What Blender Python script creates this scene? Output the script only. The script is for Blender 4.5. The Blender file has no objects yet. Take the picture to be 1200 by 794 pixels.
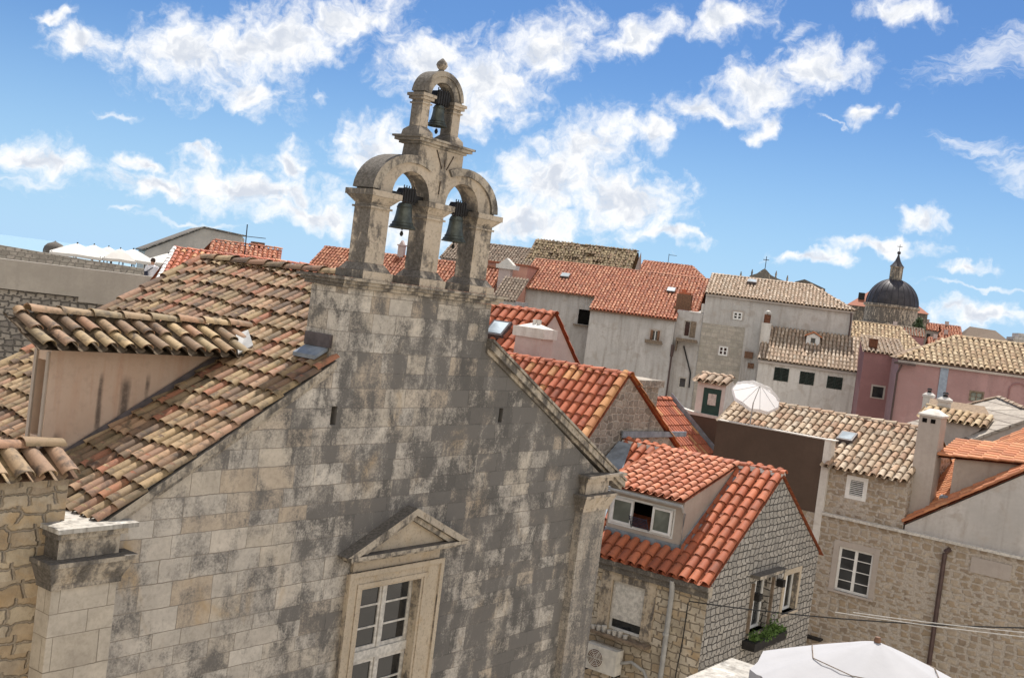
import bpy, bmesh, math, random
from mathutils import Vector, Matrix
from mathutils.geometry import tessellate_polygon
from math import sin, cos, pi, radians, sqrt, floor
random.seed(7)
SC = bpy.context.scene
COL = SC.collection

# ------------------------------------------------------------------ camera
cam_d = bpy.data.cameras.new('camera')
cam = bpy.data.objects.new('camera', cam_d); COL.objects.link(cam)
cam_d.sensor_width = 36.0; cam_d.lens = 39.3
cam_d.clip_start = 0.1; cam_d.clip_end = 30000
_r = Vector((0.58963164, -0.79767737, 0.12667019)); _u = Vector((-0.0455038, 0.12377612, 0.9912663)); _f = Vector((0.80638944, 0.59024595, -0.03668497))
M4 = Matrix(((_r.x, _u.x, -_f.x, 0), (_r.y, _u.y, -_f.y, 0), (_r.z, _u.z, -_f.z, 0), (0, 0, 0, 1)))
M4.translation = Vector((0, 0, 16.0))
cam.matrix_world = M4
SC.camera = cam

# ------------------------------------------------------------------ light
SUN_AZ, SUN_EL = 64.0, 60.0        # azimuth measured from +Y towards +X
sd = bpy.data.lights.new('sun', 'SUN'); sd.energy = 4.0; sd.angle = radians(0.53); sd.color = (1.0, 0.945, 0.87)
so = bpy.data.objects.new('sun', sd); COL.objects.link(so)
sdir = Vector((sin(radians(SUN_AZ))*cos(radians(SUN_EL)), cos(radians(SUN_AZ))*cos(radians(SUN_EL)), sin(radians(SUN_EL))))
so.rotation_euler = sdir.to_track_quat('Z', 'Y').to_euler(); so.location = (60, 40, 80)
SC.view_settings.view_transform = 'Standard'; SC.view_settings.look = 'None'
SC.view_settings.gamma = 1.0; SC.view_settings.use_curve_mapping = False
SC.view_settings.exposure = 0.76

# ------------------------------------------------------------------ node helpers
def N(t, typ, ins=None, **props):
    n = t.nodes.new(typ)
    for k, v in props.items(): setattr(n, k, v)
    for k, v in (ins or {}).items():
        if isinstance(v, bpy.types.NodeSocket): t.links.new(v, n.inputs[k])
        else:
            try: n.inputs[k].default_value = v
            except Exception: n.inputs[k].default_value = (v[0], v[1], v[2], 1)
    return n
def mth(t, op, a, b=0.0, clamp=False, c=None):
    ins = {0: a, 1: b}
    if c is not None: ins[2] = c
    return N(t, 'ShaderNodeMath', ins, operation=op, use_clamp=clamp).outputs[0]
def ramp(t, fac, stops, interp='LINEAR'):
    n = N(t, 'ShaderNodeValToRGB', {0: fac}); cr = n.color_ramp; cr.interpolation = interp
    while len(cr.elements) < len(stops): cr.elements.new(0.5)
    for e, (p, c) in zip(cr.elements, stops):
        e.position = p; e.color = (c[0], c[1], c[2], 1) if not isinstance(c, (int, float)) else (c, c, c, 1)
    return n.outputs[0]
def mixc(t, fac, a, b, blend='MIX'):
    n = N(t, 'ShaderNodeMix', {0: fac}, data_type='RGBA', blend_type=blend)
    for i, v in ((6, a), (7, b)):
        if isinstance(v, bpy.types.NodeSocket): t.links.new(v, n.inputs[i])
        else: n.inputs[i].default_value = (v[0], v[1], v[2], 1)
    return n.outputs[2]
def sstep(t, x, lo, hi, a=0.0, b=1.0):
    return N(t, 'ShaderNodeMapRange', {0: x, 1: lo, 2: hi, 3: a, 4: b}, interpolation_type='SMOOTHSTEP').outputs[0]
def noise(t, vec, scale, detail=4, rough=0.55, dist=0.0, out=0):
    return N(t, 'ShaderNodeTexNoise', {'Vector': vec, 'Scale': scale, 'Detail': detail, 'Roughness': rough, 'Distortion': dist}).outputs[out]
def comb(t, x, y, z=0.0): return N(t, 'ShaderNodeCombineXYZ', {0: x, 1: y, 2: z}).outputs[0]
def sepr(t, v):
    n = N(t, 'ShaderNodeSeparateXYZ', {0: v}); return n.outputs[0], n.outputs[1], n.outputs[2]
def vscale(t, v, s): return N(t, 'ShaderNodeMapping', {0: v, 3: s}).outputs[0]
def newmat(name):
    m = bpy.data.materials.new(name); m.use_nodes = True
    t = m.node_tree; t.nodes.clear()
    o = N(t, 'ShaderNodeOutputMaterial'); p = N(t, 'ShaderNodeBsdfPrincipled')
    t.links.new(p.outputs[0], o.inputs[0])
    return m, t, p
def setp(t, p, col=None, rough=0.8, spec=0.3, metal=0.0, height=None, bump=0.3, dist=0.02):
    for k, v in (('Base Color', col), ('Roughness', rough), ('Specular IOR Level', spec), ('Metallic', metal)):
        if v is None: continue
        if isinstance(v, bpy.types.NodeSocket): t.links.new(v, p.inputs[k])
        else: p.inputs[k].default_value = v if isinstance(v, (int, float)) else (v[0], v[1], v[2], 1)
    if height is not None:
        b = N(t, 'ShaderNodeBump', {'Height': height, 'Strength': bump, 'Distance': dist})
        t.links.new(b.outputs[0], p.inputs['Normal'])
def objco(t): return N(t, 'ShaderNodeTexCoord').outputs['Object']

# ------------------------------------------------------------------ sky
W = bpy.data.worlds.new('World'); SC.world = W; W.use_nodes = True
t = W.node_tree; t.nodes.clear()
sky = N(t, 'ShaderNodeTexSky', sky_type='NISHITA')
sky.sun_disc = False; sky.sun_elevation = radians(SUN_EL); sky.sun_rotation = radians(SUN_AZ)
sky.altitude = 20; sky.air_density = 1.0; sky.dust_density = 0.0; sky.ozone_density = 3.0
gen = N(t, 'ShaderNodeTexCoord').outputs['Generated']
dx, dy, dz = sepr(t, gen)
az = mth(t, 'MULTIPLY', mth(t, 'ARCTAN2', dx, dy), 180/pi)
el = mth(t, 'MULTIPLY', mth(t, 'ARCSINE', dz), 180/pi)
ae = comb(t, az, el)
w1 = noise(t, ae, 0.45, 3, 0.55, out=1)
w2 = noise(t, ae, 1.7, 3, 0.6, out=1)
def vm(op, a, b=None, s=None):
    ins = {0: a}
    if b is not None: ins[1] = b
    n = N(t, 'ShaderNodeVectorMath', ins, operation=op)
    if s is not None: n.inputs['Scale'].default_value = s
    return n.outputs[0]
wa = vm('SCALE', vm('SUBTRACT', w1, (0.5, 0.5, 0.5)), s=2.6)
wb = vm('SCALE', vm('SUBTRACT', w2, (0.5, 0.5, 0.5)), s=0.55)
aew = vm('ADD', vm('ADD', ae, wa), wb)
sx, sy, sz = sepr(t, aew); aew = comb(t, sx, sy, 0.0)
CLOUDS = [(36.57,9.62,3.45,1.68,9.9),(40.1,10.85,4.2,1.69,17.0),(38.96,8.28,2.25,0.99,-0.7),(43.26,12.51,2.98,1.04,23.0),(30.12,10.33,0.82,0.34,11.8),(31.45,9.37,1.69,0.78,0.8),(47.73,11.14,2.07,1.24,22.2),(50.87,10.4,2.69,2.1,7.3),(53.87,12.53,2.48,1.42,25.7),(49.99,8.81,1.73,0.93,7.5),(45.68,6.8,2.07,1.18,17.9),(56.44,8.04,2.57,1.46,26.2),(54.94,6.14,3.38,1.81,11.8),(58.28,5.68,3.23,1.8,-3.3),(61.2,4.21,1.5,0.39,-3.3),(59.56,9.12,1.02,0.85,25.9),(58.09,13.53,1.85,0.83,24.8),(62.41,14.86,2.07,0.89,14.0),(67.26,12.99,2.17,1.14,18.8),(64.75,11.7,2.22,1.42,24.6),(61.82,10.53,2.33,0.66,-2.4),(65.01,9.79,1.14,0.46,25.3),(69.83,10.89,0.7,0.53,24.8),(70.9,15.71,1.77,0.53,-5.5),(72.98,6.28,1.04,0.57,5.4),(71.43,4.69,2.41,0.37,6.0),(68.32,3.71,1.7,0.34,0.3),(75.36,4.29,1.19,0.32,1.8),(76.06,1.89,2.2,0.69,2.7),(75.08,2.13,0.75,0.49,7.0),(30.28,3.49,2.46,0.8,-1.5),(35.51,3.1,3.0,0.66,0.2),(39.71,3.64,4.39,1.09,3.1),(41.62,5.19,1.02,0.99,47.8),(37.34,5.04,1.05,0.33,4.8),(42.74,2.88,3.4,0.77,1.8),(47.9,2.93,2.6,1.56,7.5),(53.88,4.14,3.05,1.21,7.1),(34.6,4.19,1.17,0.37,-1.4),
 (-20,30,18,6,10),(10,22,8,3,5),(0,12,9,2.5,0),(-60,18,14,5,0),(110,25,14,6,0),(140,12,20,5,0),(-110,22,22,7,5),(170,35,22,9,0),(95,9,6,1.6,0),(15,5,6,1.2,0),(-25,8,10,2,0),(50,45,16,7,0),(-150,14,25,5,0)]
WISPS = [(74.99,9.86,2.3,0.5,-8.7),(76.9,8.6,1.9,0.9,-26.7),(68.65,10.35,1.3,0.10,-9.4),(65.81,14.56,0.9,0.4,49.8),(55.87,12.27,0.93,0.7,35.4),(46.08,12.22,1.45,0.7,32.0),(76.05,3.35,3.2,0.16,-2.2),(30.02,2.45,2.2,0.5,4),(42.91,8.5,0.5,0.25,8.8),(75.5,14.0,4.0,1.2,20),(34.05,1.72,0.8,0.14,8.3),(37,1.6,3,0.22,2),(33.2,6.2,0.8,0.2,0),(70.95,11.41,0.3,0.4,4)]
def field(lst, src):
    cur = None
    for (a, e, r1, r2, an) in lst:
        m = N(t, 'ShaderNodeMapping', {0: src, 1: (a, e, 0), 2: (0, 0, radians(an)), 3: (r1, r2, 1)}, vector_type='TEXTURE').outputs[0]
        l = N(t, 'ShaderNodeVectorMath', {0: m}, operation='LENGTH').outputs['Value']
        cur = l if cur is None else mth(t, 'SMOOTH_MIN', cur, l, c=0.25)
    return mth(t, 'SUBTRACT', 1.14, cur)
dens = field(CLOUDS, aew)
dens = mth(t, 'MAXIMUM', dens, -1.5)
n1 = noise(t, aew, 0.8, 7, 0.60)
n2 = noise(t, ae, 3.2, 6, 0.65)
dd = mth(t, 'ADD', dens, mth(t, 'ADD', mth(t, 'MULTIPLY', mth(t, 'SUBTRACT', n1, 0.5), 2.5), mth(t, 'MULTIPLY', mth(t, 'SUBTRACT', n2, 0.5), 0.55)))
alpha = mth(t, 'POWER', sstep(t, dd, -0.30, 0.95), 0.95)
# unseen bright cloud added behind the camera as neutral fill for shaded walls
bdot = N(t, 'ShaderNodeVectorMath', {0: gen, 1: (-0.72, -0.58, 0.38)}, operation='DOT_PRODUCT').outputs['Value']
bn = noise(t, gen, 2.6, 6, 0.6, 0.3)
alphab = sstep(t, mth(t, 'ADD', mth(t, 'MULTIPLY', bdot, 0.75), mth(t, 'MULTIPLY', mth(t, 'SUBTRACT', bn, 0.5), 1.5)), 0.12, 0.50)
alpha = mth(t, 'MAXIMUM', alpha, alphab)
wd = mth(t, 'MAXIMUM', field(WISPS, aew), -1.5)
wn = noise(t, vscale(t, aew, (0.5, 1.8, 1)), 1.6, 6, 0.65)
wd = mth(t, 'ADD', wd, mth(t, 'MULTIPLY', mth(t, 'SUBTRACT', wn, 0.5), 2.2))
walpha = sstep(t, wd, 0.0, 1.3, 0.0, 0.62)
alpha = mth(t, 'MAXIMUM', alpha, walpha)
# the sun-lit rims are bright, the thick middles and undersides a little grey
dn = noise(t, vm('ADD', aew, (0.0, 0.35, 0.0)), 0.9, 5, 0.6)
core = sstep(t, mth(t, 'ADD', dens, mth(t, 'MULTIPLY', mth(t, 'SUBTRACT', dn, 0.5), 2.6)), 0.35, 1.35)
ccol = mixc(t, core, (1.06, 1.06, 1.06), (0.68, 0.73, 0.82))
vis = sstep(t, el, -1.0, 0.5)
alpha = mth(t, 'MULTIPLY', alpha, vis)
skyc = mixc(t, 1.0, sky.outputs[0], (0.57, 0.77, 1.03), 'MULTIPLY')
hz = sstep(t, el, -3.0, 13.0, 0.90, 0.0)
skyc = mixc(t, hz, skyc, (5.0, 7.9, 11.2))      # pale sea haze low on the horizon
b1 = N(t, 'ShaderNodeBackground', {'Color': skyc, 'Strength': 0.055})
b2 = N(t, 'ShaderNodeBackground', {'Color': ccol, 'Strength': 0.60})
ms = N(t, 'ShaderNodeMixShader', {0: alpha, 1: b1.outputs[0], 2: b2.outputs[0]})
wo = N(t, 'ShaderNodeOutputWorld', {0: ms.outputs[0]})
W.cycles.sampling_method = 'MANUAL'; W.cycles.sample_map_resolution = 512

# ------------------------------------------------------------------ materials
def plain(name, col, rough=0.7, spec=0.3, metal=0.0, var=0.15, scale=6.0, bump=0.05):
    m, t, p = newmat(name); o = objco(t)
    n = noise(t, o, scale, 5, 0.6)
    c = mixc(t, sstep(t, n, 0.3, 0.7), [x*(1-var) for x in col], [min(1, x*(1+var)) for x in col])
    setp(t, p, c, rough, spec, metal, n, bump, 0.02)
    return m
def plaster(name, col, stain=(0.16, 0.14, 0.12), amt=0.5, rough=0.9, streak=1.0, patch=None, scale=1.0):
    m, t, p = newmat(name); o = objco(t)
    big = noise(t, o, 0.7*scale, 5, 0.6, 0.3); fine = noise(t, o, 9*scale, 6, 0.65)
    st = noise(t, vscale(t, o, (2.4*scale, 2.4*scale, 0.22*scale)), 1.6, 6, 0.6)
    c = mixc(t, sstep(t, big, 0.3, 0.72), [x*0.86 for x in col], [min(1, x*1.1) for x in col])
    if patch is not None: c = mixc(t, sstep(t, noise(t, o, 1.6*scale, 4, 0.6, 0.6), 0.52, 0.66), c, patch)
    k = sstep(t, mth(t, 'ADD', mth(t, 'MULTIPLY', st, 0.75*streak), mth(t, 'ADD', mth(t, 'MULTIPLY', fine, 0.25), mth(t, 'MULTIPLY', big, 0.3))), 0.62, 1.0, 0.0, amt)
    c = mixc(t, k, c, stain)
    c = mixc(t, sstep(t, fine, 0.35, 0.75, 0, 0.25), c, [x*0.7 for x in col])
    setp(t, p, c, rough, 0.2, 0, mth(t, 'ADD', fine, big), 0.25, 0.015)
    return m
def masonry(name, bw, bh, mort, cols, mcol, org=(0, 0, 0), warp=0.02, bump=0.5, smooth=0.1, stain=0.0, region=None, warm=None, dist=0.02, sq=1.0, stcol=None):
    m, t, p = newmat(name); o = objco(t)
    o = N(t, 'ShaderNodeMapping', {0: o, 1: org}).outputs[0]
    x, y, z = sepr(t, o)
    a = mth(t, 'ADD', x, y)
    a0 = a
    v0 = comb(t, a, z)
    wn = noise(t, v0, 2.2, 3, 0.6, out=1); wx, wy, wz = sepr(t, wn)
    wf = noise(t, v0, 9.0, 3, 0.6, out=1); fx, fy, fz = sepr(t, wf)
    # uneven course heights
    zz = mth(t, 'ADD', z, mth(t, 'MULTIPLY', mth(t, 'SUBTRACT', N(t, 'ShaderNodeTexNoise', {'W': z, 'Scale': 0.9/bh*0.35, 'Detail': 1.0}, noise_dimensions='1D').outputs[0], 0.5), bh*0.9))
    zz = mth(t, 'ADD', zz, mth(t, 'ADD', mth(t, 'MULTIPLY', mth(t, 'SUBTRACT', wy, 0.5), warp*2), mth(t, 'MULTIPLY', mth(t, 'SUBTRACT', fy, 0.5), warp)))
    row = mth(t, 'FLOOR', mth(t, 'DIVIDE', zz, bh))
    rn = N(t, 'ShaderNodeTexWhiteNoise', {'W': row}, noise_dimensions='1D').outputs[0]
    a = mth(t, 'ADD', a, mth(t, 'MULTIPLY', rn, bw*1.7))
    uv = comb(t, mth(t, 'MULTIPLY', a, 1.1/bw), mth(t, 'MULTIPLY', row, 7.31))
    a = mth(t, 'ADD', a, mth(t, 'MULTIPLY', mth(t, 'SUBTRACT', noise(t, uv, 0.55, 1, 0.5), 0.5), bw*1.5))
    a = mth(t, 'ADD', a, mth(t, 'ADD', mth(t, 'MULTIPLY', mth(t, 'SUBTRACT', wx, 0.5), warp*2), mth(t, 'MULTIPLY', mth(t, 'SUBTRACT', fx, 0.5), warp)))
    bk = N(t, 'ShaderNodeTexBrick', {'Vector': comb(t, a, zz), 'Color1': (0, 0, 0, 1), 'Color2': (1, 1, 1, 1), 'Mortar': (0.5, 0.5, 0.5, 1), 'Scale': 1.0, 'Mortar Size': mort, 'Mortar Smooth': smooth, 'Bias': 0.0, 'Brick Width': bw, 'Row Height': bh}, offset=0.5, offset_frequency=2, squash=sq, squash_frequency=3)
    rnd = N(t, 'ShaderNodeSeparateColor', {0: bk.outputs[0]}).outputs[0]
    fac = bk.outputs['Fac']
    big = noise(t, o, 0.55, 5, 0.6, 0.4); mid = noise(t, o, 3.0, 5, 0.62, 0.3); fine = noise(t, o, 17, 6, 0.7)
    n = len(cols)
    c = ramp(t, rnd, [((i+0.5)/n, cc) for i, cc in enumerate(cols)])
    c = mixc(t, sstep(t, mid, 0.25, 0.75), mixc(t, 1.0, c, (0.84, 0.83, 0.82), 'MULTIPLY'), mixc(t, 1.0, c, (1.14, 1.13, 1.11), 'MULTIPLY'))
    c = mixc(t, sstep(t, fine, 0.40, 0.72, 0.0, 0.42), c, mixc(t, 1.0, c, (0.58, 0.56, 0.54), 'MULTIPLY'))
    if warm is not None:
        c = mixc(t, sstep(t, noise(t, vscale(t, o, (1, 1, 0.6)), 1.3, 4, 0.6, 0.5), 0.56, 0.74, 0, 0.75), c, warm)
    mfac = mth(t, 'MULTIPLY', fac, sstep(t, mid, 0.2, 0.6, 0.45, 1.0))
    c = mixc(t, mfac, c, mcol)
    if stain > 0:
        stv = noise(t, vscale(t, o, (2.1, 2.1, 0.30)), 1.15, 6, 0.62, 0.5)
        rr2 = N(t, 'ShaderNodeTexWhiteNoise', {'W': mth(t, 'MULTIPLY', rnd, 97.3)}, noise_dimensions='1D').outputs[0]
        bl = noise(t, vscale(t, o, (1, 1, 0.8)), 2.3, 7, 0.68, 0.5)
        s = mth(t, 'ADD', mth(t, 'MULTIPLY', bl, 1.45), mth(t, 'ADD', mth(t, 'MULTIPLY', stv, 0.80), mth(t, 'ADD', mth(t, 'MULTIPLY', fine, 0.42), mth(t, 'MULTIPLY', rr2, 0.27)))) if region is not None else mth(t, 'ADD', mth(t, 'MULTIPLY', stv, 1.0), mth(t, 'ADD', mth(t, 'MULTIPLY', mid, 0.62), mth(t, 'ADD', mth(t, 'MULTIPLY', fine, 0.62), mth(t, 'MULTIPLY', rr2, 0.13))))
        s = mth(t, 'ADD', s, stain)
        if region is not None: s = mth(t, 'ADD', s, region(t, a0, z))
        off = 0.25 if region is not None else 0.0
        spk = noise(t, o, 38, 5, 0.75)
        s = mth(t, 'ADD', s, mth(t, 'MULTIPLY', mth(t, 'SUBTRACT', spk, 0.5), 0.75))
        k = sstep(t, s, 1.12+off, 1.42+off, 0, 0.95)
        dark = mixc(t, sstep(t, mth(t, 'ADD', mth(t, 'MULTIPLY', fine, 0.6), mth(t, 'MULTIPLY', rr2, 0.5)), 0.3, 0.8), (0.038, 0.036, 0.034), (0.124, 0.114, 0.104)) if stcol is None else stcol
        c = mixc(t, k, c, dark)
        k2 = sstep(t, s, 0.98+off, 1.2+off, 0, 0.40)
        c = mixc(t, k2, c, (0.195, 0.183, 0.168))
    h = mth(t, 'ADD', mth(t, 'MULTIPLY', mth(t, 'SUBTRACT', 1.0, fac), 1.0), mth(t, 'ADD', mth(t, 'MULTIPLY', fine, 0.35), mth(t, 'MULTIPLY', mid, 0.5)))
    h = mth(t, 'ADD', h, mth(t, 'MULTIPLY', rnd, 0.35))
    setp(t, p, c, 0.9, 0.2, 0, h, bump, dist)
    return m
def rubble(name, w, h, mort, cols, mcol, rand=0.75, bump=0.7, dist=0.03, stain=0.0, warm=None, warp=0.03, org=(0, 0, 0), soft=0.5, cover=0.0):
    m, t, p = newmat(name); o = objco(t)
    o = N(t, 'ShaderNodeMapping', {0: o, 1: org}).outputs[0]
    x, y, z = sepr(t, o)
    a = mth(t, 'ADD', x, y); v0 = comb(t, a, z)
    wn = vm2(t, noise(t, v0, 3.0, 3, 0.6, out=1), warp*2.4); wf = vm2(t, noise(t, v0, 14.0, 3, 0.6, out=1), warp*0.9)
    v1 = N(t, 'ShaderNodeVectorMath', {0: v0, 1: wn}, operation='ADD').outputs[0]; v1 = N(t, 'ShaderNodeVectorMath', {0: v1, 1: wf}, operation='ADD').outputs[0]
    ax, az_, _ = sepr(t, v1)
    row = mth(t, 'FLOOR', mth(t, 'DIVIDE', az_, h))
    sh = N(t, 'ShaderNodeTexWhiteNoise', {'W': row}, noise_dimensions='1D').outputs[0]
    uv = comb(t, mth(t, 'ADD', mth(t, 'DIVIDE', ax, w), sh), mth(t, 'DIVIDE', az_, h))
    ve = N(t, 'ShaderNodeTexVoronoi', {'Vector': uv, 'Scale': 1.0, 'Randomness': rand}, voronoi_dimensions='2D', feature='DISTANCE_TO_EDGE').outputs['Distance']
    vc = N(t, 'ShaderNodeTexVoronoi', {'Vector': uv, 'Scale': 1.0, 'Randomness': rand}, voronoi_dimensions='2D', feature='F1')
    rnd = N(t, 'ShaderNodeSeparateColor', {0: vc.outputs['Color']}).outputs[0]
    mid = noise(t, o, 3.5, 5, 0.62, 0.3); fine = noise(t, o, 18, 6, 0.7); big = noise(t, o, 0.6, 4, 0.6)
    n = len(cols)
    c = ramp(t, rnd, [((i+0.5)/n, cc) for i, cc in enumerate(cols)])
    c = mixc(t, sstep(t, mid, 0.28, 0.72), mixc(t, 1.0, c, (0.80, 0.79, 0.78), 'MULTIPLY'), mixc(t, 1.0, c, (1.16, 1.15, 1.13), 'MULTIPLY'))
    c = mixc(t, sstep(t, fine, 0.42, 0.72, 0, 0.4), c, mixc(t, 1.0, c, (0.6, 0.58, 0.55), 'MULTIPLY'))
    if warm is not None: c = mixc(t, sstep(t, noise(t, o, 1.4, 4, 0.6, 0.5), 0.54, 0.74, 0, 0.7), c, warm)
    mw = mth(t, 'ADD', mort, mth(t, 'MULTIPLY', mth(t, 'SUBTRACT', mid, 0.5), mort*1.6))
    if cover > 0: mw = mth(t, 'ADD', mw, sstep(t, big, 0.5, 0.62, 0.0, cover))
    st = N(t, 'ShaderNodeMapRange', {0: ve, 1: mth(t, 'MULTIPLY', mw, 1-soft*0.6), 2: mth(t, 'MULTIPLY', mw, 1+soft)}, interpolation_type='SMOOTHSTEP').outputs[0]
    mc = mixc(t, sstep(t, fine, 0.35, 0.7), [q*0.75 for q in mcol], [q*1.15 for q in mcol])
    c = mixc(t, st, mc, c)
    if stain != 0:
        sv = mth(t, 'ADD', mth(t, 'MULTIPLY', noise(t, vscale(t, o, (1.6, 1.6, 0.6)), 1.2, 6, 0.62, 0.5), 1.0), mth(t, 'ADD', mth(t, 'MULTIPLY', mid, 0.5), mth(t, 'MULTIPLY', fine, 0.4)))
        c = mixc(t, sstep(t, mth(t, 'ADD', sv, stain), 1.0, 1.25, 0, 0.8), c, (0.09, 0.08, 0.07))
    hgt = mth(t, 'ADD', mth(t, 'MULTIPLY', st, 1.0), mth(t, 'ADD', mth(t, 'MULTIPLY', fine, 0.35), mth(t, 'MULTIPLY', mid, 0.5)))
    setp(t, p, c, 0.92, 0.2, 0, hgt, bump, dist)
    return m
def vm2(t, v, sc):
    a = N(t, 'ShaderNodeVectorMath', {0: v, 1: (0.5, 0.5, 0.5)}, operation='SUBTRACT').outputs[0]
    n = N(t, 'ShaderNodeVectorMath', {0: a}, operation='SCALE'); n.inputs['Scale'].default_value = sc; return n.outputs[0]
def tilemat(name, cols, dirt=0.4, moss=0.0, rough=0.75, light=None, scale=1.0):
    m, t, p = newmat(name); o = objco(t)
    r = N(t, 'ShaderNodeNewGeometry').outputs['Random Per Island']
    n = len(cols)
    c = ramp(t, r, [(i/n, cc) for i, cc in enumerate(cols)], 'CONSTANT')
    r2 = N(t, 'ShaderNodeTexWhiteNoise', {'W': mth(t, 'MULTIPLY', r, 371.7)}, noise_dimensions='1D').outputs[0]
    big = noise(t, o, 1.1*scale, 4, 0.6); mid = noise(t, o, 6*scale, 5, 0.65, 0.4); fine = noise(t, o, 40*scale, 5, 0.7)
    c = mixc(t, 1.0, c, mixc(t, r2, (0.82, 0.82, 0.82), (1.18, 1.16, 1.14)), 'MULTIPLY')
    c = mixc(t, sstep(t, mid, 0.45, 0.7, 0, dirt), c, (0.055, 0.045, 0.038))
    if light is not None: c = mixc(t, sstep(t, mth(t, 'ADD', mid, mth(t, 'MULTIPLY', fine, 0.4)), 0.72, 0.95, 0, 0.5), c, light)
    if moss > 0: c = mixc(t, sstep(t, mth(t, 'ADD', mth(t, 'MULTIPLY', mid, 0.6), mth(t, 'MULTIPLY', r2, 0.5)), 0.55, 0.9, 0, moss), c, (0.23, 0.175, 0.075))
    c = mixc(t, sstep(t, fine, 0.4, 0.75, 0, 0.35), c, mixc(t, 1.0, c, (0.5, 0.48, 0.46), 'MULTIPLY'))
    setp(t, p, c, rough, 0.25, 0, mth(t, 'ADD', fine, mid), 0.25, 0.008)
    return m
def glassm(name, col, rough=0.06):
    m, t, p = newmat(name); o = objco(t)
    n = noise(t, o, 1.2, 3, 0.5, 0.5)
    setp(t, p, mixc(t, sstep(t, n, 0.4, 0.7), col, [x*2.2+0.01 for x in col]), rough, 0.6, 0, n, 0.03, 0.05)
    return m
def canvas(name, col, trans=0.35, seams=0.0):
    m, t, p = newmat(name); o = objco(t)
    n = noise(t, o, 2.5, 5, 0.6); f = noise(t, o, 30, 3, 0.6)
    c = mixc(t, sstep(t, n, 0.3, 0.7), [x*0.93 for x in col], col)
    setp(t, p, c, 0.85, 0.15, 0, mth(t, 'ADD', n, mth(t, 'MULTIPLY', f, 0.1)), 0.3, 0.03)
    tr = N(t, 'ShaderNodeBsdfTranslucent', {'Color': (col[0], col[1], col[2], 1)})
    out = [x for x in t.nodes if x.type == 'OUTPUT_MATERIAL'][0]
    mx = N(t, 'ShaderNodeMixShader', {0: trans, 1: p.outputs[0], 2: tr.outputs[0]})
    t.links.new(mx.outputs[0], out.inputs[0])
    return m

def church_region(t, a, z):
    # weathering crust: thick over the middle and right of the wall, thin on the lower left
    left = sstep(t, mth(t, 'ADD', a, mth(t, 'MULTIPLY', mth(t, 'SUBTRACT', z, 10.5), 0.25)), 17.2, 20.8, -0.30, 0.05)
    left = mth(t, 'MULTIPLY', left, sstep(t, z, 11.7, 13.0, 0.50, 1.0))
    top = mth(t, 'MULTIPLY', sstep(t, mth(t, 'ABSOLUTE', mth(t, 'SUBTRACT', a, 21.5)), 0.7, 1.5, -0.08, 0.10), sstep(t, z, 13.8, 14.8))
    low = sstep(t, mth(t, 'ADD', a, 0.0), 19.2, 23.0, -0.05, 0.10)
    up = sstep(t, z, 15.3, 15.85, 0.0, -0.05)
    return mth(t, 'ADD', mth(t, 'ADD', mth(t, 'ADD', left, top), low), up)
CHURCH = (11.7, 12.5, 0)
STONES = [(0.50, 0.455, 0.395), (0.535, 0.49, 0.43), (0.475, 0.435, 0.38), (0.51, 0.45, 0.37), (0.60, 0.555, 0.49), (0.48, 0.40, 0.31)]
m_ashlar = masonry('ashlar_limestone', 0.47, 0.243, 0.005, STONES, (0.25, 0.215, 0.175), CHURCH, 0.014, 0.6, 0.25, 0.0001+0.0, church_region, (0.42, 0.29, 0.15), 0.018)
m_pil = masonry('pilaster_limestone', 0.55, 0.30, 0.005, [(0.46, 0.41, 0.34), (0.50, 0.45, 0.38), (0.43, 0.37, 0.30)], (0.22, 0.19, 0.15), CHURCH, 0.01, 0.35, 0.2, -0.14, None, None, 0.012)
m_pil2 = masonry('stained_pilaster_limestone', 0.55, 0.30, 0.005, [(0.46, 0.41, 0.34), (0.50, 0.45, 0.38), (0.43, 0.37, 0.30)], (0.22, 0.19, 0.15), CHURCH, 0.01, 0.35, 0.2, 0.02, None, None, 0.012)
def carved(name, col, stain, up=0.25, org=(0, 0, 0)):
    # moulded stone: black lichen sits on upward faces and in patches
    m, t, p = newmat(name); o = objco(t)
    g = N(t, 'ShaderNodeNewGeometry'); nx, ny, nz = sepr(t, g.outputs['Normal'])
    big = noise(t, o, 1.5, 5, 0.62, 0.4); mid = noise(t, o, 5, 6, 0.65, 0.3); fine = noise(t, o, 26, 6, 0.7)
    st = noise(t, vscale(t, o, (3.5, 3.5, 0.9)), 1.3, 5, 0.6, 0.4)
    c = mixc(t, sstep(t, big, 0.3, 0.7), [x*0.88 for x in col], [x*1.1 for x in col])
    c = mixc(t, sstep(t, mid, 0.5, 0.75, 0, 0.5), c, (0.42, 0.30, 0.17))
    c = mixc(t, sstep(t, fine, 0.48, 0.72, 0, 0.5), c, (0.17, 0.14, 0.11))
    side = mth(t, 'MULTIPLY', mth(t, 'MAXIMUM', mth(t, 'MULTIPLY', nx, -1.0), 0.0), 0.20)
    s = mth(t, 'ADD', mth(t, 'ADD', mth(t, 'MULTIPLY', st, 0.95), mth(t, 'MULTIPLY', mid, 0.65)), mth(t, 'ADD', mth(t, 'MULTIPLY', fine, 0.4), mth(t, 'MULTIPLY', mth(t, 'MAXIMUM', nz, 0.0), up)))
    s = mth(t, 'ADD', mth(t, 'ADD', s, side), stain)
    k = sstep(t, s, 1.06, 1.28, 0, 0.9)
    c = mixc(t, k, c, mixc(t, sstep(t, fine, 0.35, 0.7), (0.05, 0.046, 0.042), (0.16, 0.145, 0.13)))
    setp(t, p, c, 0.92, 0.2, 0, mth(t, 'ADD', mth(t, 'MULTIPLY', mid, 0.8), mth(t, 'MULTIPLY', fine, 0.6)), 0.55, 0.02)
    return m
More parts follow.
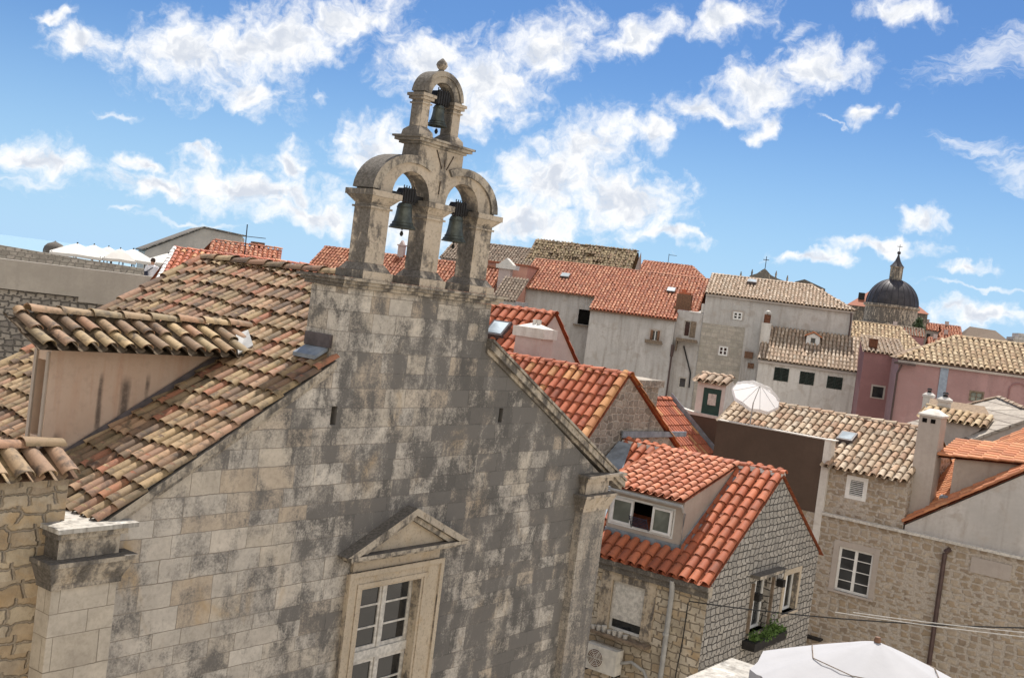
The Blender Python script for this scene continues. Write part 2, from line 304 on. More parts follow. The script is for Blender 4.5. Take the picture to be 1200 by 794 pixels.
m_carved = carved('carved_limestone', (0.50, 0.42, 0.325), 0.075)
m_carved_dark = carved('weathered_cornice_stone', (0.44, 0.38, 0.30), 0.15, 0.28)
m_carved_warm = carved('warm_window_stone', (0.48, 0.40, 0.30), -0.06, 0.2)
m_rubble = rubble('rubble_limestone', 0.30, 0.19, 0.05, [(0.43, 0.36, 0.26), (0.36, 0.29, 0.215), (0.47, 0.40, 0.30), (0.38, 0.29, 0.19)], (0.31, 0.255, 0.19), 0.34, 0.8, 0.05, -0.10, (0.41, 0.27, 0.13), 0.05, (0, 0, 0), 0.9)
m_limewash = plaster('lime_splashed_stone', (0.46, 0.43, 0.38), (0.10, 0.09, 0.08), 0.9, 0.9, 1.2, (0.60, 0.58, 0.54), 3.0)
m_grey_sq = rubble('grey_squared_stone', 0.21, 0.15, 0.07, [(0.36, 0.335, 0.30), (0.31, 0.29, 0.26), (0.42, 0.39, 0.35), (0.37, 0.34, 0.30)], (0.095, 0.087, 0.078), 0.27, 0.9, 0.03, -0.14, None, 0.014, (0, 0, 0), 0.35)
m_cream_rub = rubble('cream_rubble_stone', 0.22, 0.17, 0.055, [(0.50, 0.44, 0.35), (0.42, 0.36, 0.27), (0.55, 0.49, 0.40), (0.45, 0.36, 0.25)], (0.27, 0.225, 0.17), 0.30, 0.8, 0.03, -0.2, (0.40, 0.27, 0.14), 0.02, (0, 0, 0), 0.5)
m_brown_rub = rubble('brown_rubble_stone', 0.31, 0.20, 0.13, [(0.35, 0.275, 0.195), (0.31, 0.25, 0.185), (0.39, 0.32, 0.245), (0.28, 0.22, 0.165), (0.43, 0.365, 0.29)], (0.44, 0.385, 0.325), 0.36, 0.6, 0.03, -0.42, None, 0.025, (0, 0, 0), 0.55, 0.16)
m_fort = rubble('fortress_stone', 0.34, 0.24, 0.09, [(0.33, 0.30, 0.265), (0.27, 0.245, 0.215), (0.38, 0.345, 0.30), (0.22, 0.20, 0.18)], (0.13, 0.118, 0.105), 0.36, 0.9, 0.05, -0.1, None, 0.03)
m_fort_par = rubble('parapet_stone', 0.30, 0.17, 0.08, [(0.40, 0.37, 0.32), (0.34, 0.31, 0.27), (0.44, 0.40, 0.35)], (0.28, 0.255, 0.22), 0.4, 0.6, 0.03, -0.3, None, 0.03)
m_fort_pl = plaster('fortress_render', (0.40, 0.36, 0.31), (0.24, 0.215, 0.185), 0.7)
m_gable_far = plaster('far_gable_stone', (0.45, 0.40, 0.345), (0.3, 0.27, 0.23), 0.7)
m_stonegrey = masonry('weathered_small_stone', 0.45, 0.26, 0.02, [(0.42, 0.38, 0.325), (0.36, 0.33, 0.28), (0.46, 0.41, 0.35)], (0.34, 0.31, 0.27), (0, 0, 0), 0.05, 0.5, 0.5, -0.4, None, None, 0.03)
m_mossystone = rubble('flaking_stone_gable', 0.26, 0.17, 0.10, [(0.30, 0.265, 0.22), (0.24, 0.21, 0.175), (0.36, 0.32, 0.265), (0.20, 0.175, 0.145)], (0.40, 0.35, 0.29), 0.5, 0.7, 0.04, 0.02, None, 0.05, (0, 0, 0), 0.6, 0.30)
m_plas_grey = plaster('grey_render', (0.50, 0.475, 0.45), (0.25, 0.215, 0.185), 0.8, 0.9, 1.15, (0.415, 0.38, 0.345))
m_plas_grey2 = plaster('pale_grey_render', (0.50, 0.475, 0.445), (0.28, 0.235, 0.20), 0.75, 0.9, 1.1, (0.425, 0.385, 0.345))
m_plas_beige = plaster('beige_render', (0.44, 0.385, 0.34), (0.26, 0.215, 0.18), 0.5)
m_plas_white = plaster('white_render', (0.64, 0.605, 0.555), (0.33, 0.28, 0.23), 0.7, 0.9, 1.1, (0.53, 0.485, 0.43))
m_plas_pink = plaster('rose_render', (0.37, 0.225, 0.215), (0.25, 0.165, 0.155), 0.7, 0.9, 1.1, (0.335, 0.195, 0.185))
m_plas_rose = plaster('dark_rose_render', (0.30, 0.155, 0.15), (0.20, 0.11, 0.105), 0.6)
m_plas_salmon, t, p = newmat('salmon_render'); o = objco(t)
_x, _y, _z = sepr(t, o); _b = noise(t, o, 1.2, 5, 0.6, 0.4); _f = noise(t, o, 11, 6, 0.66); _w = noise(t, vscale(t, o, (5, 5, 0.5)), 1.5, 5, 0.6)
_c = mixc(t, sstep(t, _b, 0.3, 0.7), (0.53, 0.385, 0.29), (0.57, 0.44, 0.345)); _c = mixc(t, sstep(t, mth(t, 'ADD', _w, mth(t, 'MULTIPLY', _b, 0.4)), 0.68, 0.95, 0, 0.5), _c, (0.48, 0.29, 0.20))
for _sx, _sw, _z0, _z1 in ((-3.86, 0.035, 13.66, 14.50), (-3.52, 0.055, 13.7, 14.45), (-3.22, 0.03, 14.2, 14.5), (-4.35, 0.05, 13.3, 13.8)):
    _dx = mth(t, 'DIVIDE', mth(t, 'ABSOLUTE', mth(t, 'ADD', _x, mth(t, 'SUBTRACT', mth(t, 'MULTIPLY', _w, 0.10), _sx+0.05))), _sw)
    _k = mth(t, 'MULTIPLY', sstep(t, _dx, 0.3, 1.5, 1.0, 0.0), mth(t, 'MULTIPLY', sstep(t, _z, _z0-0.2, _z0+0.25), sstep(t, _z, _z1-0.12, _z1+0.05, 1.0, 0.0)))
    _c = mixc(t, mth(t, 'MULTIPLY', _k, mth(t, 'MULTIPLY', sstep(t, _f, 0.25, 0.6, 0.45, 1.0), 0.85)), _c, (0.06, 0.05, 0.045))
_k = mth(t, 'MULTIPLY', sstep(t, _z, 13.9, 13.3), sstep(t, mth(t, 'ADD', _f, _b), 0.9, 1.15, 0, 0.7)); _c = mixc(t, _k, _c, (0.12, 0.10, 0.085))
_c = mixc(t, sstep(t, _f, 0.45, 0.75, 0, 0.3), _c, (0.33, 0.24, 0.19))
setp(t, p, _c, 0.9, 0.2, 0, mth(t, 'ADD', _f, _b), 0.25, 0.015)
m_plas_pinkish = plaster('pinkish_render', (0.50, 0.41, 0.375), (0.42, 0.25, 0.19), 0.7)
m_plas_tan = plaster('tan_render', (0.41, 0.345, 0.29), (0.25, 0.19, 0.145), 0.6)
m_brownwall = plaster('dark_brown_board', (0.10, 0.068, 0.050), (0.06, 0.042, 0.033), 0.5, 0.7)
m_white = plain('white_paint', (0.72, 0.71, 0.68), 0.5, 0.4, 0, 0.08, 8)
m_oldwhite = plain('weathered_white_paint', (0.52, 0.49, 0.44), 0.6, 0.3, 0, 0.25, 14)
m_darkgreen = plain('green_paint', (0.012, 0.055, 0.045), 0.5, 0.4, 0, 0.2)
m_shutter = plain('dark_shutter_paint', (0.018, 0.030, 0.024), 0.6, 0.3, 0, 0.3)
m_brownwood = plain('brown_wood', (0.16, 0.085, 0.05), 0.7, 0.3, 0, 0.35, 10)
m_oldwood = plain('old_grey_wood', (0.19, 0.145, 0.105), 0.8, 0.2, 0, 0.35, 10)
m_lead = plain('grey_flashing_metal', (0.25, 0.28, 0.31), 0.5, 0.5, 0.3, 0.25, 5)
m_leadd = plain('dark_flashing_metal', (0.09, 0.075, 0.075), 0.6, 0.4, 0.2, 0.3, 5)
m_pipe = plain('grey_pipe', (0.34, 0.335, 0.32), 0.5, 0.4, 0, 0.15)
m_pipe_b = plain('brown_pipe', (0.075, 0.045, 0.04), 0.5, 0.4, 0, 0.2)
m_iron = plain('dark_iron', (0.03, 0.028, 0.027), 0.6, 0.4, 0.5, 0.3)
m_rust = plain('rusty_iron', (0.14, 0.06, 0.035), 0.8, 0.2, 0.2, 0.4)
m_rustdk = plain('old_rusted_cramp', (0.085, 0.065, 0.05), 0.9, 0.1, 0, 0.4, 20)
m_cable = plain('black_cable', (0.02, 0.02, 0.02), 0.6)
m_cord = plain('pale_cord', (0.55, 0.53, 0.5), 0.7)
m_bronze = plain('bell_bronze', (0.085, 0.095, 0.082), 0.5, 0.5, 0.55, 0.4, 9, 0.1)
m_glass = glassm('window_glass', (0.016, 0.017, 0.018))
m_glassg = glassm('greenish_glass', (0.11, 0.12, 0.10), 0.1)
m_sky = glassm('skylight_glass', (0.30, 0.34, 0.36), 0.08)
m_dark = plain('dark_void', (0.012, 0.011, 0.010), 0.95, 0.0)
m_canvas = canvas('white_canvas', (0.80, 0.79, 0.77), 0.5)
m_canvas3 = canvas('sun_bleached_canvas', (0.47, 0.465, 0.475), 0.15)
m_canvas2 = canvas('offwhite_canvas', (0.74, 0.71, 0.66), 0.2)
m_leaf = plain('plant_leaf', (0.075, 0.13, 0.025), 0.6, 0.3, 0, 0.5, 30)
m_treeleaf = plain('tree_leaf', (0.05, 0.075, 0.03), 0.7, 0.3, 0, 0.4, 3)
m_bark = plain('tree_bark', (0.12, 0.09, 0.06), 0.9)
m_skin = plain('skin', (0.50, 0.30, 0.21), 0.6)
m_shirt = plain('white_shirt', (0.70, 0.70, 0.73), 0.9)
m_hair = plain('dark_hair', (0.04, 0.025, 0.018), 0.7)
m_bag = plain('dark_bag', (0.03, 0.035, 0.06), 0.7)
m_trouser = plain('dark_trousers', (0.06, 0.06, 0.08), 0.8)
m_plastic = plain('cream_plastic', (0.60, 0.57, 0.51), 0.5, 0.4, 0, 0.15)
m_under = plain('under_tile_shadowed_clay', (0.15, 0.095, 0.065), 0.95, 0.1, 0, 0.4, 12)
m_under_dark = plain('dark_under_tile', (0.095, 0.072, 0.05), 0.95, 0.1, 0, 0.45, 12)  # darker pans and bed sheet, so the gaps between church tiles read dark
m_under_red = plain('under_tile_red_clay', (0.27, 0.085, 0.045), 0.9, 0.1, 0, 0.3, 12)
m_under_tan = plain('under_tile_tan_clay', (0.24, 0.175, 0.12), 0.9, 0.1, 0, 0.3, 12)
m_domelead = plain('dark_dome_lead', (0.045, 0.040, 0.043), 0.55, 0.4, 0.2, 0.3, 1.0)
m_ground = plaster('street_paving', (0.47, 0.43, 0.37), (0.2, 0.18, 0.16), 0.6)
m_tile_old = tilemat('old_barrel_tile', [(0.30,0.20,0.118),(0.25,0.158,0.098),(0.34,0.24,0.135),(0.19,0.125,0.084),(0.28,0.16,0.10),(0.31,0.225,0.125),(0.16,0.108,0.074),(0.34,0.205,0.135),(0.32,0.14,0.083),(0.355,0.255,0.155),(0.24,0.175,0.108),(0.375,0.24,0.15)], 0.8, 0.32)
m_tile_dorm = tilemat('dormer_barrel_tile', [(0.37,0.26,0.155),(0.28,0.185,0.115),(0.41,0.30,0.17),(0.33,0.21,0.134),(0.22,0.15,0.096),(0.34,0.195,0.118),(0.30,0.228,0.135)], 0.85, 0.4)
m_tile_red = tilemat('new_red_tile', [(0.42,0.128,0.062),(0.39,0.115,0.056),(0.45,0.145,0.072),(0.40,0.12,0.062),(0.43,0.135,0.065),(0.33,0.10,0.052)], 0.28, 0.0, 0.7)
m_tile_redy = tilemat('mixed_red_tile', [(0.44,0.135,0.07),(0.40,0.12,0.065),(0.47,0.15,0.075),(0.42,0.125,0.065),(0.45,0.14,0.07),(0.41,0.12,0.06),(0.55,0.27,0.12),(0.34,0.10,0.055)], 0.28, 0.0, 0.7)
m_tile_yel = tilemat('ochre_verge_tile', [(0.55,0.27,0.115),(0.50,0.22,0.10),(0.57,0.30,0.14)], 0.2, 0.0)
m_tile_dr = tilemat('rosy_red_tile', [(0.48,0.185,0.10),(0.45,0.165,0.09),(0.51,0.21,0.12),(0.40,0.14,0.075)], 0.25, 0.0, 0.7)
m_tile_org = tilemat('orange_tile', [(0.56,0.24,0.115),(0.52,0.215,0.105),(0.60,0.28,0.14),(0.50,0.20,0.10)], 0.15, 0.0)
m_tile_back = tilemat('sun_faded_red_tile', [(0.38,0.15,0.08),(0.34,0.125,0.068),(0.42,0.18,0.10),(0.32,0.115,0.065),(0.45,0.22,0.13),(0.28,0.10,0.058)], 0.35, 0.0, 0.8, None, 0.5)
m_tile_tan = tilemat('sun_faded_tan_tile', [(0.41,0.315,0.23),(0.46,0.365,0.275),(0.36,0.265,0.19),(0.49,0.40,0.31),(0.39,0.28,0.20),(0.44,0.33,0.24)], 0.3, 0.0, 0.85, None, 0.5)
m_tile_h3 = tilemat('tan_barrel_tile', [(0.42,0.32,0.225),(0.48,0.38,0.275),(0.42,0.275,0.185),(0.36,0.27,0.19),(0.45,0.315,0.215),(0.51,0.42,0.32)], 0.4, 0.1, 0.85)
m_tile_yt = tilemat('honey_barrel_tile', [(0.46,0.345,0.21),(0.41,0.295,0.175),(0.51,0.40,0.26),(0.38,0.26,0.16),(0.48,0.37,0.235)], 0.4, 0.1, 0.85)
m_tile_brn = tilemat('dull_brown_tile', [(0.20,0.15,0.11),(0.24,0.185,0.14),(0.165,0.125,0.095),(0.28,0.225,0.17),(0.20,0.14,0.10)], 0.4, 0.0, 0.9)
m_tile_ruin = tilemat('ruined_mossy_tile', [(0.20,0.14,0.085),(0.25,0.185,0.105),(0.16,0.11,0.07),(0.30,0.235,0.14),(0.13,0.095,0.06),(0.22,0.145,0.09)], 0.5, 0.25, 0.9)
m_slab = masonry('stone_roof_slab', 0.42, 0.30, 0.02, [(0.42, 0.375, 0.32), (0.46, 0.41, 0.35), (0.38, 0.335, 0.285)], (0.16, 0.135, 0.11), (0, 0, 0), 0.02, 0.5, 0.4, -0.5)

# sea
m_sea, t, p = newmat('sea_water')
o_ = objco(t)
setp(t, p, (0.22, 0.35, 0.43), 0.5, 0.4, 0, noise(t, o_, 0.3, 5, 0.6), 0.25, 0.4)

# ------------------------------------------------------------------ mesh builder
class MB:
    def __init__(s): s.v = []; s.f = []; s.m = []
    def add(s, vs, fs, mi=0):
        o = len(s.v); s.v += [tuple(x) for x in vs]; s.f += [tuple(i+o for i in f) for f in fs]; s.m += [mi]*len(fs)
    def box(s, a0, a1, b0, b1, c0, c1, mi=0):
        vs = [(a, b, c) for c in (c0, c1) for b in (b0, b1) for a in (a0, a1)]
        s.add(vs, [(0,2,3,1),(4,5,7,6),(0,1,5,4),(2,6,7,3),(0,4,6,2),(1,3,7,5)], mi); return s
    def quad(s, *p, mi=0): s.add(p, [tuple(range(len(p)))], mi); return s
    def prism(s, face, pos, d0, d1, poly, mi=0):
        n = len(poly); a = [PM(face, pos, x, d0, z) for x, z in poly]; b = [PM(face, pos, x, d1, z) for x, z in poly]
        tr = tessellate_polygon([[Vector((x, z, 0)) for x, z in poly]])
        s.add(a+b, [tuple(q) for q in tr] + [tuple(i+n for i in q) for q in tr] + [(i, (i+1) % n, (i+1) % n+n, i+n) for i in range(n)], mi); return s
    def wall(s, face, pos, outline, holes=(), rev=0.15, mi=0):
        loops = [[Vector((x, z, 0)) for x, z in outline]]
        for (a0, a1, z0, z1) in holes: loops.append([Vector((a0, z0, 0)), Vector((a0, z1, 0)), Vector((a1, z1, 0)), Vector((a1, z0, 0))])
        flat = [q for l in loops for q in l]
        tr = tessellate_polygon(loops)
        s.add([PM(face, pos, q.x, 0, q.y) for q in flat], [tuple(q) for q in tr], mi)
        for (a0, a1, z0, z1) in holes:
            c = [(a0, z0), (a1, z0), (a1, z1), (a0, z1)]
            for i in range(4):
                (x0, y0), (x1, y1) = c[i], c[(i+1) % 4]
                s.quad(PM(face, pos, x0, 0, y0), PM(face, pos, x1, 0, y1), PM(face, pos, x1, rev, y1), PM(face, pos, x0, rev, y0), mi=mi)
        return s
    def fbox(s, face, pos, a0, a1, d0, d1, z0, z1, mi=0):
        p, q = PM(face, pos, a0, d0, z0), PM(face, pos, a1, d1, z1)
        return s.box(min(p[0], q[0]), max(p[0], q[0]), min(p[1], q[1]), max(p[1], q[1]), z0, z1, mi)
    def tube(s, pts, r, seg=8, mi=0, cap=True):
        pts = [Vector(q) for q in pts]; o = len(s.v); rs = r if isinstance(r, (list, tuple)) else [r]*len(pts)
        vs = []
        for i, q in enumerate(pts):
            d = (pts[min(i+1, len(pts)-1)]-pts[max(i-1, 0)]).normalized()
            x = d.cross(Vector((0, 0, 1))); x = x.normalized() if x.length > 1e-3 else Vector((1, 0, 0)); y = d.cross(x)
            vs += [q + (x*cos(2*pi*k/seg)+y*sin(2*pi*k/seg))*rs[i] for k in range(seg)]
        fs = [(i*seg+k, i*seg+(k+1) % seg, (i+1)*seg+(k+1) % seg, (i+1)*seg+k) for i in range(len(pts)-1) for k in range(seg)]
        if cap: fs += [tuple(range(seg)), tuple((len(pts)-1)*seg+k for k in range(seg))]
        s.add(vs, fs, mi); return s
    def lathe(s, c, prof, seg=24, mi=0, a0=0, a1=2*pi):
        vs = [(c[0]+r*cos(2*pi*k/seg), c[1]+r*sin(2*pi*k/seg), c[2]+z) for r, z in prof for k in range(seg)]
        fs = [(i*seg+k, i*seg+(k+1) % seg, (i+1)*seg+(k+1) % seg, (i+1)*seg+k) for i in range(len(prof)-1) for k in range(seg)]
        s.add(vs, fs, mi); return s
    def arc_tile(s, B, eu, ev, n, r0, r1, L, lift, seg, th, up=1, mi=0, span=0.96):
        # one barrel tile: axis along ev from B; up=1 cover, -1 pan
        vs = []
        for (vv, r, h) in ((0, r0, lift), (L, r1, 0.0)):
            for k in range(seg+1):
                a = pi*(0.5-span/2 + span*k/seg)
                vs.append(B + ev*vv + eu*(-cos(a)*r) + n*(up*sin(a)*r*0.82 + h))
        fs = [(k, k+1, seg+2+k, seg+1+k) for k in range(seg)]
        if th > 0:
            for k in range(seg+1):
                a = pi*(0.5-span/2 + span*k/seg); vs.append(B + eu*(-cos(a)*(r0-th)) + n*(up*sin(a)*(r0-th)*0.82 + lift))
            o = 2*(seg+1); fs += [(k, k+1, o+k+1, o+k) for k in range(seg)]
            for k in range(seg+1):
                a = pi*(0.5-span/2 + span*k/seg); vs.append(B + ev*0.12 + eu*(-cos(a)*(r0-th)) + n*(up*sin(a)*(r0-th)*0.82 + lift))
            fs += [(o+k, o+k+1, o+seg+1+k+1, o+seg+1+k) for k in range(seg)]
        s.add(vs, fs, mi)
    def tiles(s, O, eu, ev, W, L, pitch=0.24, row=0.36, seg=5, jit=0.012, pan=True, inside=None, th=0.0, mi=0, base=None, bmi=1, lift=0.018, rad=0.415, stag=0.0, miss=0.0, basez=-0.02, pmi=None):
        walk = 0.0
        O = Vector(O); eu = Vector(eu).normalized(); ev = Vector(ev).normalized(); n = eu.cross(ev)
        nc = max(1, int(round(W/pitch))); pitch = W/nc; nr = max(1, int(math.ceil(L/row-0.05)))
        if base is None: base = [(0, 0), (W, 0), (W, L), (0, L)]
        bb = [O+eu*a+ev*b+n*basez for a, b in base]; s.quad(*bb, mi=bmi)
        r = pitch*rad
        for i in range(nc):
            walk = 0.93*walk + random.gauss(0, 0.07)
            if random.random() < 0.10: walk += random.choice((-0.28, 0.28))
            sh = max(-0.55, min(0.55, walk))*stag*row*1.6
            for j in range(nr+ (1 if stag else 0)):
                u = (i+0.5)*pitch; v = j*row + (sh if j else 0)
                ln = row*1.16
                if v+ln > L+0.03: ln = L+0.03-v
                if ln < 0.06: continue
                if inside is not None and not inside(u, v+ln*0.4): continue
                if random.random() < miss: continue
                ju, jv, jn = random.gauss(0, jit), random.gauss(0, jit) if j else random.gauss(0, jit*0.6), random.uniform(0, jit*0.8)
                d = (ev + eu*random.gauss(0, jit*1.6)).normalized()
                s.arc_tile(O+eu*(u+ju)+ev*(v+jv)+n*(0.012+jn), eu, d, n, r*random.uniform(0.97, 1.05), r*0.84, ln, lift, seg, th, 1, mi)
            if pan:
                for j in range(nr):
                    u = i*pitch; v = j*row
                    ln = min(row*1.12, L-v)
                    if ln < 0.06: continue
                    if inside is not None and not inside(u, v+ln*0.4): continue
                    s.arc_tile(O+eu*u+ev*(v-0.03)+n*(0.055), eu, ev, n, r*0.86, r*0.98, ln, 0.012, max(3, seg-2), 0, -1, mi if pmi is None else pmi, 0.9)
        return s
    def ridge(s, A, B, r=0.11, ln=0.42, seg=6, th=0.012, mi=0, jit=0.008, upv=(0, 0, 1)):
        A = Vector(A); B = Vector(B); d = (B-A); L = d.length; d.normalize()
        eu = d.cross(Vector(upv)).normalized(); n = eu.cross(d).normalized()
        k = max(1, int(round(L/ln))); ln = L/k
        for i in range(k):
            s.arc_tile(A+d*(i*ln)+n*random.uniform(0, jit)+eu*random.gauss(0, jit), eu, d, n, r*random.uniform(0.97, 1.05), r*0.86, ln*1.1 if i < k-1 else ln, 0.02, seg, th, 1, mi)
        return s
    def leaves(s, pts, size, mi=0):
        for c in pts:
            c = Vector(c); a = Vector((random.gauss(0, 1), random.gauss(0, 1), random.gauss(0, 1))).normalized()
            b = a.orthogonal().normalized(); q = random.uniform(0.6, 1.3)*size
            s.add([c-a*q, c+b*q*0.5, c+a*q, c-b*q*0.5], [(0, 1, 2, 3)], mi)
        return s
def PM(face, pos, a, d, z):
    if face == 'v': return (a, pos+d, z)
    if face == 'U': return (pos-d, a, z)
    if face == 'L': return (pos+d, a, z)
    if face == 'B': return (a, pos-d, z)

def emit(name, mb, mats, parent, base, smooth=True):
    me = bpy.data.meshes.new(name)
    b = Vector(base)
    me.from_pydata([tuple(Vector(v)-b) for v in mb.v], [], mb.f)
    mats = mats if isinstance(mats, (list, tuple)) else [mats]
    for m in mats: me.materials.append(m)
    me.polygons.foreach_set('material_index', [min(i, len(mats)-1) for i in mb.m])
    bm = bmesh.new(); bm.from_mesh(me); bmesh.ops.recalc_face_normals(bm, faces=bm.faces[:]); bm.to_mesh(me); bm.free()
    if smooth:
        me.polygons.foreach_set('use_smooth', [True]*len(me.polygons)); me.set_sharp_from_angle(angle=radians(38))
    me.update()
    o = bpy.data.objects.new(name, me); COL.objects.link(o)
    if parent is not None: o.parent = parent
    return o
class Thing:
    def __init__(s, name, label, cat, rot=0, base=(0, 0, 0), group=None):
        a = radians(rot); s.base = base
        o = bpy.data.objects.new(name, None); COL.objects.link(o); o.empty_display_size = 0.3
        o.location = (base[0]*cos(a)-base[1]*sin(a), base[0]*sin(a)+base[1]*cos(a), base[2]); o.rotation_euler = (0, 0, a)
        o['label'] = label; o['category'] = cat
        if group: o['group'] = group
        s.o = o
    def part(s, name, mb, mats, parent=None, label=None, smooth=True):
        o = emit(name, mb, mats, parent or s.o, s.base, smooth)
        if label: o['label'] = label
        return o
def solo(name, mb, mats, rot, base, label, cat, group=None, smooth=True):
    a = radians(rot); o = emit(name, mb, mats, None, base, smooth)
    o.location = (base[0]*cos(a)-base[1]*sin(a), base[0]*sin(a)+base[1]*cos(a), base[2]); o.rotation_euler = (0, 0, a)
    o['label'] = label; o['category'] = cat
    if group: o['group'] = group
    return o
def struct(name, mb, mats, rot=0):
    o = emit(name, mb, mats, None, (0, 0, 0)); o.rotation_euler = (0, 0, radians(rot)); o['kind'] = 'structure'; return o

def window(th, face, pos, a0, a1, z0, z1, d=0.1, fw=0.05, cols=2, rows=2, fm=None, gm=None, bar=0.022, surround=None, sw=0.12, sill=True, sm=None, name='window', parent=None, label=None):
    fm = fm or m_white; gm = gm or m_glass
    f = MB()
    f.fbox(face, pos, a0, a0+fw, d, d+0.05, z0, z1); f.fbox(face, pos, a1-fw, a1, d, d+0.05, z0, z1)
    f.fbox(face, pos, a0+fw, a1-fw, d, d+0.05, z0, z0+fw); f.fbox(face, pos, a0+fw, a1-fw, d, d+0.05, z1-fw, z1)
    for i in range(1, cols):
        c = a0+(a1-a0)*i/cols; f.fbox(face, pos, c-fw*0.6, c+fw*0.6, d-0.004, d+0.046, z0+fw, z1-fw)
    for j in range(1, rows):
        c = z0+(z1-z0)*j/rows; f.fbox(face, pos, a0+fw, a1-fw, d+0.006, d+0.042, c-bar/2, c+bar/2)
    w = th.part(name, f, fm, parent, label)
    g = MB(); g.fbox(face, pos, a0+fw*0.5, a1-fw*0.5, d+0.028, d+0.036, z0+fw*0.5, z1-fw*0.5)
    th.part('pane', g, gm, w)
    if surround:
        q = MB()
        i_ = 0.006; q.fbox(face, pos, a0-sw, a0+i_, -0.02, d-0.01, z0, z1+sw); q.fbox(face, pos, a1-i_, a1+sw, -0.02, d-0.01, z0, z1+sw); q.fbox(face, pos, a0+i_, a1-i_, -0.02, d-0.01, z1-i_, z1+sw)
        th.part('surround', q, surround, w)
    if sill:
        q = MB(); q.fbox(face, pos, a0-sw, a1+sw, -0.06, d, z0-0.06, z0); th.part('sill', q, sm or surround or fm, w)
    return w
def skylight(th, O, eu, ev, a0, a1, b0, b1, h=0.07):
    O = Vector(O); eu = Vector(eu).normalized(); ev = Vector(ev).normalized(); n = eu.cross(ev)
    def bx(a0, a1, b0, b1, h0, h1):
        m = MB(); vs = [O+eu*a+ev*b+n*c for c in (h0, h1) for b in (b0, b1) for a in (a0, a1)]
        m.add(vs, [(0,2,3,1),(4,5,7,6),(0,1,5,4),(2,6,7,3),(0,4,6,2),(1,3,7,5)]); return m
    f = th.part('skylight', bx(a0, a1, b0, b1, 0.0, 0.09+h), m_leadd)
    g = 0.05*(a1-a0)/0.5
    th.part('pane', bx(a0+g, a1-g, b0+g, b1-g, 0.09+h-0.02, 0.09+h+0.008), m_sky, f)

# ================================================================== GROUND, SEA
RB, RC, RD = -90, -68, -32.5
g = MB(); g.add([(-300,-150,0),(-300,66,0),(12,66,0),(70,420,0),(600,900,0),(900,-150,0)], [(0,1,2,3,4,5)]); struct('ground', g, m_ground, RD)
g = MB(); g.add([(-9000,60,-14),(9000,60,-14),(9000,16000,-14),(-9000,16000,-14)], [(0,1,2,3)]); struct('sea', g, m_sea, RD)

g = MB()
def hillz(a, b): return max(0.0, (-(a*0.80+b*0.60)-16)*0.55) + 1.2*sin(a*0.31)*sin(b*0.27)
n_ = 28
g.add([(-30-150*(i/n_)+0*j if False else -140+200*i/n_, -150+200*j/n_, hillz(-140+200*i/n_, -150+200*j/n_)-1.3) for i in range(n_+1) for j in range(n_+1)], [(i*(n_+1)+j, (i+1)*(n_+1)+j, (i+1)*(n_+1)+j+1, i*(n_+1)+j+1) for i in range(n_) for j in range(n_)])
struct('bounce_hill', g, plaster('bounce_hill_limestone', (0.46, 0.41, 0.33), (0.2, 0.2, 0.1), 0.5, 0.95, 0.3, None, 0.1))  # unseen hill added behind the camera to bounce warm sunlight onto shaded walls

# ================================================================== CHURCH
ch = Thing('church', 'old stone church with a black stained front and a triple arched bell gable', 'church', 0, (11.7, 12.5, 0))
SLO = 0.581
wm = MB()
outl = [(6.37, 0), (16.98, 0), (16.98, 13.02), (13.05, 15.2), (13.05, 15.86), (9.97, 15.86), (9.97, 14.96), (6.37, 12.86)]
WIN = (10.94, 12.15, 9.05, 11.91)
wm.wall('v', 10.0, outl, [WIN, (10.04, 10.14, 14.12, 14.36), (13.57, 13.67, 14.10, 14.32)], 0.30)
bk = [(6.37, 0), (16.98, 0), (16.98, 13.0), (11.7, 15.83), (6.37, 12.80)]
wm.prism('v', 10.55, 0, 4.3, bk)
wm.add([(9.97,10,14.9),(9.97,10.55,14.9),(9.97,10.55,15.86),(9.97,10,15.86),(13.05,10,15.1),(13.05,10.55,15.1),(13.05,10.55,15.86),(13.05,10,15.86)], [(0,1,2,3),(4,5,6,7),(1,5,6,2),(3,2,6,7)])
wm.quad((6.37,10,0),(6.37,10.55,0),(6.37,10.55,12.8),(6.37,10,12.86)); wm.quad((16.98,10,0),(16.98,10.55,0),(16.98,10.55,13),(16.98,10,13.02))
ch.part('front_wall', wm, m_ashlar, smooth=False)
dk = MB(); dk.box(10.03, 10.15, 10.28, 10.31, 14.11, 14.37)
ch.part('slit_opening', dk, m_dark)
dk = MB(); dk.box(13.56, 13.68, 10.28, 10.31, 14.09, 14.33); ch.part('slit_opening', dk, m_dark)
# raking copings
for nm, A, B in (('raking_coping', (9.97, 14.945), (6.4, 12.87)), ('raking_coping', (13.05, 15.32), (17.5, 12.99))):
    q = MB(); dx_ = 1 if B[0] > A[0] else -1
    hh_ = 0.11 if dx_ > 0 else 0.10
    q.prism('v', 9.90 if dx_ > 0 else 9.93, 0, 0.30 if dx_ > 0 else 0.1, [(A[0], A[1]), (B[0], B[1]), (B[0], B[1]-hh_), (A[0], A[1]-hh_)])
    q.prism('v', 9.965, 0, 0.2 if dx_ > 0 else 0.06, [(A[0], A[1]-hh_-0.002), (B[0], B[1]-hh_-0.002), (B[0], B[1]-hh_-0.06), (A[0], A[1]-hh_-0.06)])
    if dx_ > 0: q.prism('v', 9.87, 0, 0.9, [(A[0], A[1]+0.045), (B[0], B[1]+0.045), (B[0], B[1]+0.003), (A[0], A[1]+0.003)])
    ch.part(nm, q, m_carved_dark)
